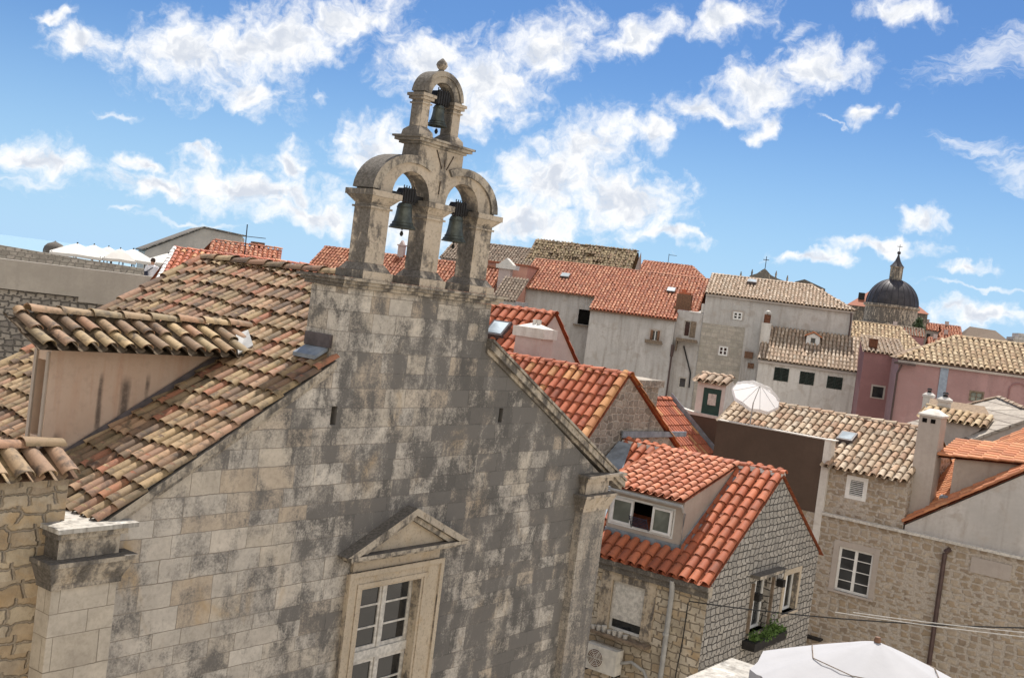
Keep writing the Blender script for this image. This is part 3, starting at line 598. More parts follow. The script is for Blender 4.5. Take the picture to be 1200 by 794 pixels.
# pilasters
for (x0, x1, side) in ((6.35, 7.09, -1), (16.10, 16.87, 1)):
    q = MB(); q.box(x0, x1, 9.86, 10.5, 0, 12.55)
    pl = ch.part('pilaster', q, m_pil if side < 0 else m_pil2, smooth=False)
    q = MB(); oL, oR = (0.05, 0.0) if side < 0 else (0.05, 0.05)
    q.box(x0-0.03, x1+0.03, 9.83, 10.52, 12.553, 12.61)
    q.add([(x0-0.04,9.82,12.612),(x1+0.03,9.82,12.612),(x1+0.03,10.5,12.612),(x0-0.04,10.5,12.612),(x0-0.11,9.75,12.80),(x1+0.11,9.75,12.80),(x1+0.11,10.5,12.80),(x0-0.11,10.5,12.80)], [(0,1,5,4),(1,2,6,5),(2,3,7,6),(3,0,4,7),(0,1,2,3),(4,5,6,7)])
    q.box(x0-0.13, x1+0.14, 9.73, 10.5, 12.803, 12.85)
    q.box(x0+0.02, x1-0.02, 9.86, 10.5, 12.852, 13.06)
    q.box(x0-0.02, x1+0.04, 9.82, 10.5, 13.063, 13.13)
    ch.part('capital', q, m_carved_dark if side < 0 else m_carved, pl)
    q = MB(); q.box(x0-0.05, x1+0.13+(0.30 if side > 0 else 0), 9.77, 10.55, 13.133, 13.18)
    ch.part('cap_slab', q, m_limewash if side < 0 else m_carved, pl)
# left roof slope
c_, s_ = cos(math.atan(SLO)), sin(math.atan(SLO))
ex, ez = 6.86, 13.13
q = MB()
def main_inside(u, v):
    y = 14.95-u; x = ex+v*c_; z = ez+v*s_
    if 9.95 < x < 13 and y < 10.6: return False
    if 11.66 < y < 12.1 and x > 7.3 and z < 15.0 and x < 10.1: return False
    return True
q.tiles((ex, 14.95, ez), (0, -1, 0), (c_, 0, s_), 5.02, (11.7-ex)/c_, 0.160, 0.335, 6, 0.010, True, main_inside, 0.012, stag=0.5, lift=0.034, rad=0.43, pmi=1, base=[(0, 0), (4.91, 0), (4.91, (11.7-ex)/c_), (0, (11.7-ex)/c_)])
q.ridge((11.7, 10.5, 16.0), (11.7, 14.98, 15.98), 0.12, 0.40, mi=0)
q.ridge((6.95, 14.98, 13.22), (11.75, 14.98, 16.02), 0.10, 0.42, mi=0)
q.quad((11.7, 10.1, 15.93), (11.7, 14.95, 15.93), (17.3, 14.95, 12.95), (17.3, 10.1, 12.95), mi=1)
ch.part('tile_roof', q, [m_tile_old, m_under_dark])
# mortar bed against the tower, flashing pan, rough stump at the ridge
q = MB(); q.add([(9.74, 10.10, 14.93), (9.955, 10.10, 15.045), (9.955, 10.50, 15.045), (9.74, 10.50, 14.93), (9.74, 10.10, 14.98), (9.955, 10.10, 15.09), (9.955, 10.50, 15.09), (9.74, 10.50, 14.98)], [(0,1,2,3),(4,5,6,7),(0,1,5,4),(1,2,6,5),(2,3,7,6),(3,0,4,7)])
fl_ = ch.part('flashing', q, m_lead)
q = MB(); q.box(9.925, 9.967, 10.06, 10.52, 15.085, 15.25); ch.part('flashing_upstand', q, m_leadd, fl_)
q = MB(); q.lathe((10.97, 10.48, 15.95), [(0.17, 0), (0.20, 0.10), (0.17, 0.19), (0.10, 0.24), (0.001, 0.26)], 9); ch.part('ridge_stone', q, m_carved)
# church window
w = MB()
for a0, a1 in ((10.94, 11.53), (11.56, 12.15)):
    for (z0, z1, rows) in ((10.99, 11.91, 3), (9.05, 10.86, 5)):
        w.box(a0, a0+0.06, 10.085, 10.125, z0, z1); w.box(a1-0.06, a1, 10.085, 10.125, z0, z1)
        w.box(a0+0.06, a1-0.06, 10.085, 10.125, z0, z0+0.055); w.box(a0+0.06, a1-0.06, 10.085, 10.125, z1-0.055, z1)
        for j in range(1, rows):
            zz = z0+(z1-z0)*j/rows; w.box(a0+0.06, a1-0.06, 10.09, 10.12, zz-0.013, zz+0.013)
w.box(10.94, 12.15, 10.06, 10.13, 10.863, 10.987); w.box(11.515, 11.575, 10.068, 10.082, 9.05, 10.86); w.box(11.515, 11.575, 10.068, 10.082, 10.99, 11.91)
cw = ch.part('window', w, m_oldwhite)
for a0, a1 in ((11.0, 11.47), (11.62, 12.09)):
    for (z0, z1) in ((11.05, 11.86), (9.10, 10.81)):
        w = MB(); w.box(a0-0.02, a1+0.02, 10.105, 10.11, z0-0.02, z1+0.02); ch.part('pane', w, m_glass, cw)
w = MB(); w.box(10.69, 10.945, 9.93, 10.075, 8.9, 12.13); w.box(12.145, 12.56, 9.93, 10.075, 8.9, 12.13); w.box(10.947, 12.143, 9.932, 10.075, 11.905, 12.128)
w.box(10.66, 10.73, 9.90, 9.928, 8.9, 12.16); w.box(12.52, 12.59, 9.90, 9.928, 8.9, 12.16); w.box(10.73, 12.52, 9.902, 9.928, 12.09, 12.158)
w.box(10.74, 12.51, 9.95, 10.05, 12.161, 12.31)
w.box(12.19, 12.27, 9.915, 9.928, 8.9, 11.99); w.box(10.84, 10.90, 9.915, 9.928, 8.9, 11.99); w.box(10.90, 12.19, 9.917, 9.928, 11.93, 11.988)
ch.part('surround', w, m_carved_warm, cw)
w = MB(); w.box(10.53, 12.95, 9.80, 10.05, 12.355, 12.405); w.box(10.60, 12.84, 9.86, 10.05, 12.313, 12.352)
w.prism('v', 9.80, 0, 0.25, [(10.46, 12.41), (11.73, 12.97), (11.73, 12.87), (10.68, 12.408)])
w.prism('v', 9.802, 0, 0.25, [(12.97, 12.41), (11.732, 12.97), (11.732, 12.87), (12.75, 12.408)])
w.prism('v', 9.86, 0, 0.14, [(10.70, 12.408), (11.73, 12.868), (11.73, 12.79), (10.88, 12.408)])
w.prism('v', 9.862, 0, 0.14, [(12.73, 12.408), (11.732, 12.868), (11.732, 12.79), (12.56, 12.408)])
pd = ch.part('pediment', w, m_carved_dark, cw)
w = MB(); w.prism('v', 9.93, 0, 0.1, [(10.85, 12.407), (12.6, 12.407), (11.73, 12.80)]); ch.part('tympanum', w, m_carved_warm, pd)

# bell gable
bt = MB()
bt.box(9.90, 13.12, 9.92, 10.62, 15.865, 15.91); bt.box(9.86, 13.16, 9.87, 10.66, 15.913, 15.955); bt.box(9.82, 13.20, 9.83, 10.70, 15.958, 15.995)
bg = ch.part('bell_gable_cornice', bt, m_carved_dark)
PY0, PY1 = 9.95, 10.24
for (x0, x1) in ((10.25, 10.60), (11.33, 11.67), (12.40, 12.77)):
    p_ = MB()
    p_.box(x0-0.10, x1+0.10, PY0-0.10, PY1+0.10, 15.998, 16.10)
    p_.add([(x0-0.08,PY0-0.08,16.102),(x1+0.08,PY0-0.08,16.102),(x1+0.08,PY1+0.08,16.102),(x0-0.08,PY1+0.08,16.102),(x0-0.01,PY0-0.01,16.20),(x1+0.01,PY0-0.01,16.20),(x1+0.01,PY1+0.01,16.20),(x0-0.01,PY1+0.01,16.20)], [(0,1,5,4),(1,2,6,5),(2,3,7,6),(3,0,4,7),(0,1,2,3),(4,5,6,7)])
    p_.box(x0, x1, PY0, PY1, 16.203, 16.96)
    p_.box(x0-0.025, x1+0.025, PY0-0.025, PY1+0.025, 16.90, 16.925)
    p_.add([(x0-0.005,PY0-0.005,16.962),(x1+0.005,PY0-0.005,16.962),(x1+0.005,PY1+0.005,16.962),(x0-0.005,PY1+0.005,16.962),(x0-0.085,PY0-0.085,17.05),(x1+0.085,PY0-0.085,17.05),(x1+0.085,PY1+0.085,17.05),(x0-0.085,PY1+0.085,17.05)], [(0,1,5,4),(1,2,6,5),(2,3,7,6),(3,0,4,7),(0,1,2,3),(4,5,6,7)])
    p_.box(x0-0.10, x1+0.10, PY0-0.10, PY1+0.10, 17.052, 17.125)
    ch.part('pier', p_, m_carved)
ZS = 17.128
def arc(cx, cz, rx, rz, a0, a1, n): return [(cx+rx*cos(radians(a0+(a1-a0)*i/n)), cz+rz*sin(radians(a0+(a1-a0)*i/n))) for i in range(n+1)]
poly = [(10.60, ZS), (10.25, ZS)]
poly += arc(10.965, ZS+0.005, 0.715, 0.50, 178, 92, 10) + [(11.0, 17.66), (11.02, 17.85), (11.93, 17.85), (11.93, 17.66)] + arc(12.04, ZS+0.005, 0.73, 0.50, 88, 2, 10)
poly += [(12.77, ZS), (12.40, ZS)] + arc(12.035, ZS, 0.365, 0.345, 0, 180, 14)[1:-1] + [(11.67, ZS), (11.33, ZS)] + arc(10.965, ZS, 0.365, 0.345, 0, 180, 14)[1:-1]
p_ = MB(); p_.prism('v', PY0, 0, PY1-PY0, poly)
ar = ch.part('arcade', p_, m_carved)
p_ = MB()       # raised hood over each arch
for cx in (10.965, 12.04):
    o1 = arc(cx, ZS+0.004, 0.76, 0.55, 178, 60 if cx < 11.5 else 2, 12) if cx < 11.5 else arc(cx, ZS+0.004, 0.775, 0.55, 120, 2, 12)
    i1 = arc(cx, ZS+0.004, 0.62, 0.45, 178, 60, 12) if cx < 11.5 else arc(cx, ZS+0.004, 0.64, 0.45, 120, 2, 12)
    p_.prism('v', PY0-0.035, 0, PY1-PY0+0.07, o1 + i1[::-1])
ch.part('hood_mould', p_, m_carved_dark, ar)
for (xa, za, xb, zb) in ((11.36, 17.83, 11.50, 17.60), (11.72, 17.80, 11.60, 17.60), (11.55, 17.73, 11.55, 17.63), (11.505, 17.43, 11.50, 17.25)):
    p_ = MB(); d_ = Vector((xb-xa, 0, zb-za)).normalized(); nn_ = Vector((-d_.z, 0, d_.x))*0.006
    A_, B_ = Vector((xa, PY0-0.012, za)), Vector((xb, PY0-0.012, zb))
    p_.add([A_-nn_, A_+nn_, B_+nn_, B_-nn_]+[q_+Vector((0, 0.02, 0)) for q_ in (A_-nn_, A_+nn_, B_+nn_, B_-nn_)], [(0,1,2,3),(4,5,6,7),(0,1,5,4),(1,2,6,5),(2,3,7,6),(3,0,4,7)]); ch.part('iron_cramp', p_, m_rustdk)
p_ = MB(); p_.box(10.98, 11.97, 9.93, 10.30, 17.853, 17.885); p_.box(10.93, 12.03, 9.88, 10.34, 17.888, 17.925); p_.box(10.90, 12.06, 9.85, 10.36, 17.928, 17.955)
ch.part('upper_cornice', p_, m_carved_dark)
TY0, TY1 = 9.96, 10.15
for (x0, x1) in ((10.98, 11.13), (11.61, 11.77)):
    p_ = MB()
    p_.add([(x0-0.07,TY0-0.06,17.957),(x1+0.07,TY0-0.06,17.957),(x1+0.07,TY1+0.06,17.957),(x0-0.07,TY1+0.06,17.957),(x0-0.06,TY0-0.05,18.02),(x1+0.06,TY0-0.05,18.02),(x1+0.06,TY1+0.05,18.02),(x0-0.06,TY1+0.05,18.02),(x0,TY0,18.08),(x1,TY0,18.08),(x1,TY1,18.08),(x0,TY1,18.08)], [(0,1,5,4),(1,2,6,5),(2,3,7,6),(3,0,4,7),(0,1,2,3),(4,5,9,8),(5,6,10,9),(6,7,11,10),(7,4,8,11),(8,9,10,11)])
    p_.box(x0, x1, TY0, TY1, 18.082, 18.43); p_.box(x0-0.02, x1+0.02, TY0-0.02, TY1+0.02, 18.375, 18.395)
    p_.box(x0-0.035, x1+0.035, TY0-0.035, TY1+0.035, 18.432, 18.47); p_.box(x0-0.055, x1+0.055, TY0-0.055, TY1+0.055, 18.472, 18.51)
    ch.part('upper_pier', p_, m_carved)
poly = [(11.13, 18.513), (10.98, 18.513)] + arc(11.375, 18.515, 0.395, 0.345, 179, 1, 20) + [(11.77, 18.513), (11.61, 18.513)] + arc(11.37, 18.513, 0.24, 0.215, 0, 180, 14)[1:-1]
p_ = MB(); p_.prism('v', TY0, 0, TY1-TY0, poly)
p_.prism('v', TY0-0.02, 0, TY1-TY0+0.04, arc(11.375, 18.515, 0.41, 0.36, 176, 4, 20)+arc(11.375, 18.515, 0.34, 0.295, 4, 176, 20))
ch.part('upper_arch', p_, m_carved_dark)
p_ = MB(); p_.lathe((11.375, 10.055, 18.855), [(0.001, 0), (0.075, 0.0), (0.05, 0.03), (0.035, 0.045), (0.06, 0.07), (0.078, 0.11), (0.066, 0.15), (0.035, 0.18), (0.012, 0.20), (0.001, 0.205)], 8)
ch.part('finial', p_, m_carved)
# dormer of the church
d_ = MB()
DY = 11.64
z_at = lambda x: ez+0.05+SLO*(x-ex)
d_.wall('v', DY, [(7.16, 13.25), (9.45, 14.75), (9.45, 14.76), (7.16, 14.79)])
d_.wall('L', 7.16, [(DY, 13.25), (12.0, 13.25), (12.0, 15.0), (DY, 14.80)], [(11.70, 11.90, 13.75, 14.62)], 0.12)
d_.wall('B', 12.0, [(7.16, 13.25), (9.9, 14.9), (9.9, 15.0), (7.16, 15.0)])
dm = ch.part('dormer', d_, m_plas_salmon)
d_ = MB(); d_.box(7.26, 7.285, 11.69, 11.91, 13.74, 14.63); ch.part('shutter', d_, m_oldwood, dm)
d_ = MB(); d_.box(7.135, 7.158, 11.655, 11.70, 13.5, 14.72); d_.box(7.135, 7.158, 11.90, 11.95, 13.5, 14.72); ch.part('trim', d_, m_plas_tan, dm)
dsl = 0.42; dc, dsn = cos(math.atan(dsl)), sin(math.atan(dsl))
OX, OY, OZ = 6.80, 11.30, 14.79
d_ = MB()
def dins(u, v):
    x = OX+u; z = OZ+v*dsn+0.05
    return z > z_at(x)-0.02
LL = (12.02-OY)/dc
vl = lambda u: 0
d_.tiles((OX, OY, OZ), (1, 0, 0), (0, dc, dsn), 3.25, LL, 0.25, 0.36, 8, 0.012, True, dins, 0.014, lift=0.035, rad=0.335, pmi=1, base=[(0, 0.02), (2.78, 0.02), (3.45, LL), (0, LL)])
d_.box(OX+0.25, 10.05, 11.93, 12.08, 14.98, 15.13, 1)
d_.ridge((OX+0.20, 11.98, 15.125), (10.25, 11.98, 15.14), 0.105, 0.42, 7, mi=0)
ch.part('dormer_roof', d_, [m_tile_dorm, m_under_dark], dm)
d_ = MB(); d_.add([(6.98, 11.58, 13.26), (9.55, 11.58, 14.76), (9.55, 11.645, 14.80), (6.98, 11.645, 13.30), (6.98, 11.60, 13.34), (9.55, 11.60, 14.84)], [(0,1,5,4),(4,5,2,3),(0,1,2,3)])
ch.part('dormer_flashing', d_, m_leadd, dm)
d_ = MB(); d_.add([(9.55, 11.30, 14.82), (9.78, 11.30, 14.94), (10.05, 11.75, 15.10), (9.85, 11.75, 15.03), (9.55,11.30,14.84),(9.78,11.30,14.96),(10.05,11.75,15.12),(9.85,11.75,15.05)], [(0,1,2,3),(4,5,6,7),(0,1,5,4),(1,2,6,5),(2,3,7,6),(3,0,4,7)])
ch.part('valley_flashing', d_, m_pipe, dm)

# bells (they hang in the arches: each its own thing)
def bell(name, label, x, y, zl, H, R, zh, xa, xb):
    b = Thing(name, label, 'bell', 0, (x, y, zl), 'bells hanging in the bell gable')
    m = MB(); pr = [(0.001, H), (0.30*R, H*0.995), (0.46*R, H*0.96), (0.53*R, H*0.88), (0.56*R, H*0.7), (0.60*R, H*0.5), (0.68*R, H*0.3), (0.80*R, H*0.15), (0.95*R, H*0.045), (R, 0.02*H), (0.985*R, 0), (0.86*R, 0.01), (0.70*R, H*0.2), (0.5*R, H*0.6), (0.001, H*0.9)]
    m.lathe((x, y, zl), pr, 28)
    for zz, rr_ in ((0.82, 0.555), (0.22, 0.755), (0.11, 0.865)): m.lathe((x, y, zl+H*zz), [(rr_*R, -0.008), (rr_*R+0.007, 0), (rr_*R, 0.008)], 28)
    b.part('bell_body', m, m_bronze)
    m = MB(); m.tube([(x, y, zl+H*0.5), (x, y, zl-0.02)], 0.010, 6); m.tube([(x, y, zl-0.10), (x, y, zl-0.07), (x, y, zl-0.03)], [0.012, 0.026, 0.012], 8)
    b.part('clapper', m, m_iron)
    m = MB(); m.box(xa, xb, y-0.045, y+0.045, zh-0.04, zh+0.05)
    m.prism('v', y-0.06, 0, 0.12, [(x-0.13, zh-0.05), (x+0.13, zh-0.05), (x+0.15, zh+0.03), (x+0.10, zh+0.12), (x-0.10, zh+0.12), (x-0.15, zh+0.03)])
    h = b.part('headstock', m, m_iron)
    m = MB()
    for k in (-0.10, -0.05, 0.0, 0.05, 0.10):
        m.box(x+k-0.010, x+k+0.010, y-0.068, y-0.061, zl+H*0.96, zh+0.13); m.tube([(x+k, y-0.04, zh+0.11), (x+k, y-0.04, zh+0.16)], 0.008, 5)
    b.part('iron_strap', m, m_iron, h)
bell('bell', 'bronze bell hanging in the lower left arch of the bell gable', 11.03, 10.095, 16.72, 0.345, 0.186, 17.13, 10.55, 11.38)
bell('bell', 'bronze bell hanging in the lower right arch of the bell gable', 12.12, 10.095, 16.67, 0.37, 0.178, 17.10, 11.62, 12.45)
bell('bell', 'small bronze bell alone in the topmost arch of the bell gable', 11.42, 10.055, 18.155, 0.29, 0.140, 18.50, 11.10, 11.64)

# ================================================================== RUBBLE WALL AT THE LEFT EDGE
rw = Thing('rubble_wall', 'rough yellowish rubble wall under a short cap of barrel tiles beside the left church pilaster', 'wall', 0, (5.5, 10.6, 0))
q = MB(); q.box(3.0, 6.72, 10.35, 10.95, -0.4, 13.68); rw.part('masonry', q, m_rubble, smooth=False)
q = MB(); q.tiles((3.0, 10.20, 13.60), (1, 0, 0), (0, 0.86, 0.5), 3.74, 0.42, 0.245, 0.42, 8, 0.014, True, None, 0.014)
q.ridge((3.0, 10.58, 13.84), (6.74, 10.58, 13.86), 0.105, 0.46, 7)
q.tiles((6.74, 10.98, 13.60), (-1, 0, 0), (0, -0.86, 0.5), 3.74, 0.42, 0.245, 0.42, 5, 0.01, False, None, 0.0)
rw.part('tile_cap', q, [m_tile_dorm, m_under])
k_ = 0.976; rw.o.scale = (k_, k_, k_); rw.o.location = Vector((5.5*k_, 10.6*k_, 16-16*k_))

# ================================================================== HOUSE WITH THE WINDOW DORMER (u = right, v = away)
def slopevec(dv, dz): l = sqrt(dv*dv+dz*dz); return (0, dv/l, dz/l), l
h1 = Thing('stone_house', 'stone house with bright red tiles and a wide glazed dormer next to the church', 'house', RB, (-11.5, 23, 0))
q = MB(); q.wall('v', 20.5, [(-13.45, 0), (-9.4, 0), (-9.4, 10.88), (-13.45, 10.88)], [(-11.59, -10.79, 9.34, 10.39)], 0.16)
h1.part('front_wall', q, m_cream_rub, smooth=False)
gab = [(20.5, 0), (26.4, 0), (26.4, 10.85), (23.43, 12.86), (20.5, 10.88)]
q = MB(); q.wall('U', -9.4, gab, [(22.72, 23.64, 9.45, 10.60), (24.48, 25.28, 9.62, 10.52)], 0.25); q.wall('U', -13.45, gab); q.wall('B', 26.4, [(-13.45, 0), (-9.4, 0), (-9.4, 10.85), (-13.45, 10.85)])
h1.part('gable_wall', q, m_grey_sq, smooth=False)
q = MB(); q.box(-13.45, -9.36, 20.36, 20.6, 10.70, 10.80); q.box(-13.45, -9.36, 20.42, 20.6, 10.56, 10.697)
h1.part('eaves_cornice', q, m_carved_dark)
ev, L = slopevec(23.43-20.36, 12.92-10.82)
DU0, DU1 = -12.22, -10.42
q = MB()
def h1in(u, v):
    a = -13.45+u; d = 20.36+v*ev[1]
    return not (a < DU1+0.02 and 21.02 < d and a > DU0-0.1)
q.tiles((-13.45, 20.36, 10.82), (1, 0, 0), ev, 4.12, L, 0.245, 0.335, 8, 0.006, True, h1in, 0.012)
q.quad((-13.45, 23.43, 12.9), (-9.33, 23.43, 12.9), (-9.33, 26.6, 10.75), (-13.45, 26.6, 10.75), mi=1)
q.ridge((-9.30, 23.43, 12.90), (-13.45, 23.43, 12.90), 0.115, 0.40, 7)
h1.part('tile_roof', q, [m_tile_red, m_under_red])
q = MB(); q.prism('U', -9.36, 0, 4.08, [(23.30, 12.86), (23.56, 12.86), (23.53, 12.955), (23.33, 12.955)]); h1.part('ridge_mortar', q, m_plas_white)
# dormer
q = MB()
DW = (-12.2, -10.60, 11.42, 12.06)
q.wall('v', 21.0, [(DU0, 11.2), (DU1, 11.2), (DU1, 12.24), (DU0, 12.24)], [DW], 0.10)
q.wall('U', DU1, [(21.0, 11.2), (23.35, 12.82), (23.35, 12.86), (21.0, 12.24)]); q.wall('U', DU0, [(21.0, 11.2), (23.35, 12.82), (23.35, 12.86), (21.0, 12.24)])
dr = h1.part('dormer', q, m_plas_tan, smooth=False)
q = MB(); q.box(DU0, DU1+0.03, 20.96, 20.995, 11.10, 11.34); q.prism('U', DU1+0.03, 0, 0.025, [(20.97, 11.12), (23.3, 12.72), (23.3, 12.84), (20.97, 11.34)]); q.prism('U', DU1+0.14, 0.0, 0.11, [(20.97, 11.20), (23.3, 12.80), (23.3, 12.82), (20.97, 11.225)])
h1.part('flashing', q, m_lead, dr)
ev2, L2 = slopevec(23.40-20.80, 12.94-12.27)
q = MB(); q.tiles((DU0-0.1, 20.80, 12.27), (1, 0, 0), ev2, DU1-DU0+0.16, L2, 0.205, 0.27, 7, 0.006, True, None, 0.012)
h1.part('dormer_roof', q, [m_tile_dr, m_under_red], dr)
q = MB(); q.tube([(DU0-0.1, 20.79, 12.20), (DU1+0.06, 20.79, 12.18)], 0.04, 8); q.tube([(DU1+0.06, 20.79, 12.17), (DU1+0.06, 20.86, 12.06), (DU1+0.045, 20.97, 12.02), (DU1+0.045, 20.96, 11.24)], 0.024, 8)
h1.part('gutter', q, m_pipe, dr)
f = MB(); A0, A1, Z0, Z1 = DW
f.fbox('v', 21.0, A0, A1, 0.02, 0.09, Z0, Z0+0.05); f.fbox('v', 21.0, A0, A1, 0.02, 0.09, Z1-0.05, Z1); f.fbox('v', 21.0, A0, A0+0.05, 0.02, 0.09, Z0+0.05, Z1-0.05); f.fbox('v', 21.0, A1-0.05, A1, 0.02, 0.09, Z0+0.05, Z1-0.05)
wf = h1.part('window', f, m_white, dr)
for a0, a1 in ((-11.13, -10.66), (-12.14, -11.62)):
    f = MB(); dd0 = -0.03 if a0 > -11.5 else 0.0
    f.fbox('v', 21.0, a0, a0+0.05, dd0, 0.05+dd0, Z0+0.05, Z1-0.05); f.fbox('v', 21.0, a1-0.05, a1, dd0, 0.05+dd0, Z0+0.05, Z1-0.05); f.fbox('v', 21.0, a0+0.05, a1-0.05, dd0, 0.05+dd0, Z0+0.05, Z0+0.10); f.fbox('v', 21.0, a0+0.05, a1-0.05, dd0, 0.05+dd0, Z1-0.10, Z1-0.05)
    h1.part('sash', f, m_white, wf)
    f = MB(); f.fbox('v', 21.0, a0+0.03, a1-0.03, dd0+0.02, dd0+0.03, Z0+0.08, Z1-0.08); h1.part('pane', f, m_glassg, wf)
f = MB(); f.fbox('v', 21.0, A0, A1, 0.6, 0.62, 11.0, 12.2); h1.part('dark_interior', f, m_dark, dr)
# drying rack in the open casement
q = MB()
for k in range(7): q.tube([(-11.58, 20.95-0.02*k, 11.50+k*0.035), (-11.16, 20.95-0.02*k, 11.50+k*0.035)], 0.009, 5)
q.tube([(-11.58, 20.96, 11.46), (-11.58, 20.80, 11.74)], 0.010, 5); q.tube([(-11.16, 20.96, 11.46), (-11.16, 20.80, 11.74)], 0.010, 5)
solo('drying_rack', q, m_bag, RB, (-11.37, 20.93, 11.46), 'dark folding drying rack hanging out of the open dormer window', 'drying rack')
# front window with roller blind
q = MB(); q.fbox('v', 20.5, -11.57, -10.81, 0.03, 0.06, 9.58, 10.37); bl = h1.part('roller_blind', q, m_oldwhite)
window(h1, 'v', 20.5, -11.59, -10.79, 9.34, 10.39, 0.08, 0.05, 1, 1, m_white, m_glass, 0.02, m_carved_warm, 0.26, False)
q = MB(); q.fbox('v', 20.5, -11.95, -10.5, -0.22, 0.0, 9.22, 9.28); h1.part('window_ledge', q, m_oldwood)
q = MB()
for k in range(7):
    x = -11.85+k*0.13; q.lathe((x, 20.40, 9.28), [(0.001, 0), (0.05, 0.0), (0.06, 0.07+0.03*(k % 3)), (0.001, 0.075+0.03*(k % 3))], 8)
solo('flower_pots', q, m_oldwhite, RB, (-11.5, 20.4, 9.28), 'row of small pots on the ledge under the roller blind', 'pots')
# drainpipe, cable on the corner, rust
q = MB(); q.tube([(-10.16, 20.38, 10.74), (-10.16, 20.43, 10.5), (-10.17, 20.43, 0.2)], 0.055, 10)
for z in (9.6, 8.0, 6.4): q.tube([(-10.17, 20.43, z), (-10.17, 20.43, z+0.06)], 0.07, 10)
h1.part('drainpipe', q, m_pipe)
q = MB(); q.tube([(-9.79, 20.46, 10.38), (-9.80, 20.46, 9.6), (-9.85, 20.46, 8.9), (-9.88, 20.46, 6)], 0.012, 5); h1.part('wall_cable', q, m_cable)
# air conditioner
ac = Thing('air_conditioner', 'cream outdoor air conditioner unit with a round fan grille below the blind window', 'air conditioner', RB, (-11.47, 20.35, 8.5))
q = MB(); q.box(-11.86, -11.09, 20.18, 20.46, 8.50, 9.02); ac.part('casing', q, m_plastic)
q = MB(); q.fbox('v', 20.18, -11.79, -11.38, -0.006, 0.0, 8.56, 8.96)
rings = MB()
for r in (0.19, 0.155, 0.12, 0.085, 0.05):
    rings.tube([(-11.585+r*cos(a*pi/12), 20.165, 8.76+r*sin(a*pi/12)) for a in range(25)], 0.007, 4, cap=False)
for a in range(6): rings.tube([(-11.585, 20.165, 8.76), (-11.585+0.19*cos(a*pi/3), 20.165, 8.76+0.19*sin(a*pi/3))], 0.006, 4)
dk = MB(); dk.lathe((0, 0, 0), [(0.001, 0), (0.185, 0)], 24); dk.v = [(-11.585+x, 20.172, 8.76+y) for x, y, z in dk.v]
fg = ac.part('fan_grille', rings, m_plastic); ac.part('fan_opening', dk, m_brownwood, fg)
for a in (-11.84, -11.16):
    q = MB(); q.box(a, a+0.04, 20.2, 20.5, 8.44, 8.497); ac.part('bracket', q, m_iron)
q = MB(); q.tube([(-11.09, 20.40, 8.75), (-10.85, 20.40, 8.85), (-10.55, 20.41, 8.75), (-10.35, 20.42, 8.45), (-10.30, 20.43, 7.5)], 0.035, 8); ac.part('hose', q, m_pipe)
# gable windows with dark shutters, flower box
window(h1, 'U', -9.4, 22.72, 23.64, 9.45, 10.60, 0.15, 0.06, 2, 1, m_white, m_glass, 0.02, None, 0.1, True, m_carved)
window(h1, 'U', -9.4, 24.48, 25.28, 9.62, 10.52, 0.12, 0.06, 2, 1, m_white, m_glass, 0.02, m_carved_warm, 0.12, True, m_carved)
q = MB(); q.fbox('U', -9.4, 22.5, 24.0, -0.22, 0.0, 10.72, 10.79); h1.part('lintel_slab', q, m_carved_dark)
for a0, a1 in ((22.62, 22.68), (23.70, 23.76)):
    q = MB(); q.fbox('U', -9.4, a0, a1, -0.06, 0.0, 9.5, 10.58); h1.part('shutter', q, m_oldwood)
for a, z in ((22.80, 10.28), (24.05, 10.42)):
    q = MB(); q.fbox('U', -9.4, a-0.07, a+0.07, -0.16, 0.0, z-0.08, z+0.08); h1.part('wall_lamp', q, m_iron)
fb = Thing('flower_box', 'window box of bright green plants under the shuttered gable window', 'planter', RB, (-9.25, 23.3, 9.2))
q = MB(); q.box(-9.39, -9.10, 22.5, 24.25, 9.18, 9.36); fb.part('trough', q, m_iron)
q = MB(); pts = []
for k in range(1500):
    y = random.uniform(22.65, 24.3); h = 0.13+0.09*sin(y*5.1)+0.05*sin(y*13); pts.append((random.gauss(-9.26, 0.08), y, 9.34+abs(random.gauss(0, 0.55))*h))
q.leaves(pts, 0.035); fb.part('plants', q, m_leaf)

# ================================================================== HOUSE BEHIND: steep red roof with flaking stone gable
h2 = Thing('stone_house', 'house with steep red and ochre tiles and a flaking stone gable beyond the church', 'house', RB, (-15.7, 23.3, 0))
gab = [(20.5, 0), (26.3, 0), (26.3, 12.6), (23.33, 14.48), (20.5, 11.68)]
q = MB(); q.wall('U', -13.5, gab); q.wall('U', -18.0, gab); q.wall('v', 20.5, [(-18, 0), (-13.5, 0), (-13.5, 11.68), (-18, 11.68)]); q.wall('B', 26.3, [(-18, 0), (-13.5, 0), (-13.5, 12.6), (-18, 12.6)])
h2.part('wall', q, m_mossystone, smooth=False)
ev, L = slopevec(23.33-20.3, 14.52-11.52)
q = MB(); q.tiles((-18.0, 20.3, 11.52), (1, 0, 0), ev, 4.3, L, 0.235, 0.34, 7, 0.006, True, None, 0.012)
q.quad((-18, 23.33, 14.5), (-13.42, 23.33, 14.5), (-13.42, 26.5, 12.5), (-18, 26.5, 12.5), mi=1)
q.ridge((-13.40, 23.33, 14.49), (-18, 23.33, 14.49), 0.115, 0.40, 7)
h2.part('tile_roof', q, [m_tile_redy, m_under_red])
q = MB(); q.tiles((-13.70, 20.3, 11.55), (1, 0, 0), ev, 0.27, L, 0.25, 0.34, 7, 0.006, False, None, 0.012, basez=-0.01)
q.ridge((-13.45, 26.4, 12.62), (-13.45, 23.40, 14.50), 0.07, 0.5, 6)
h2.part('verge_tiles', q, [m_tile_yel, m_under_red])
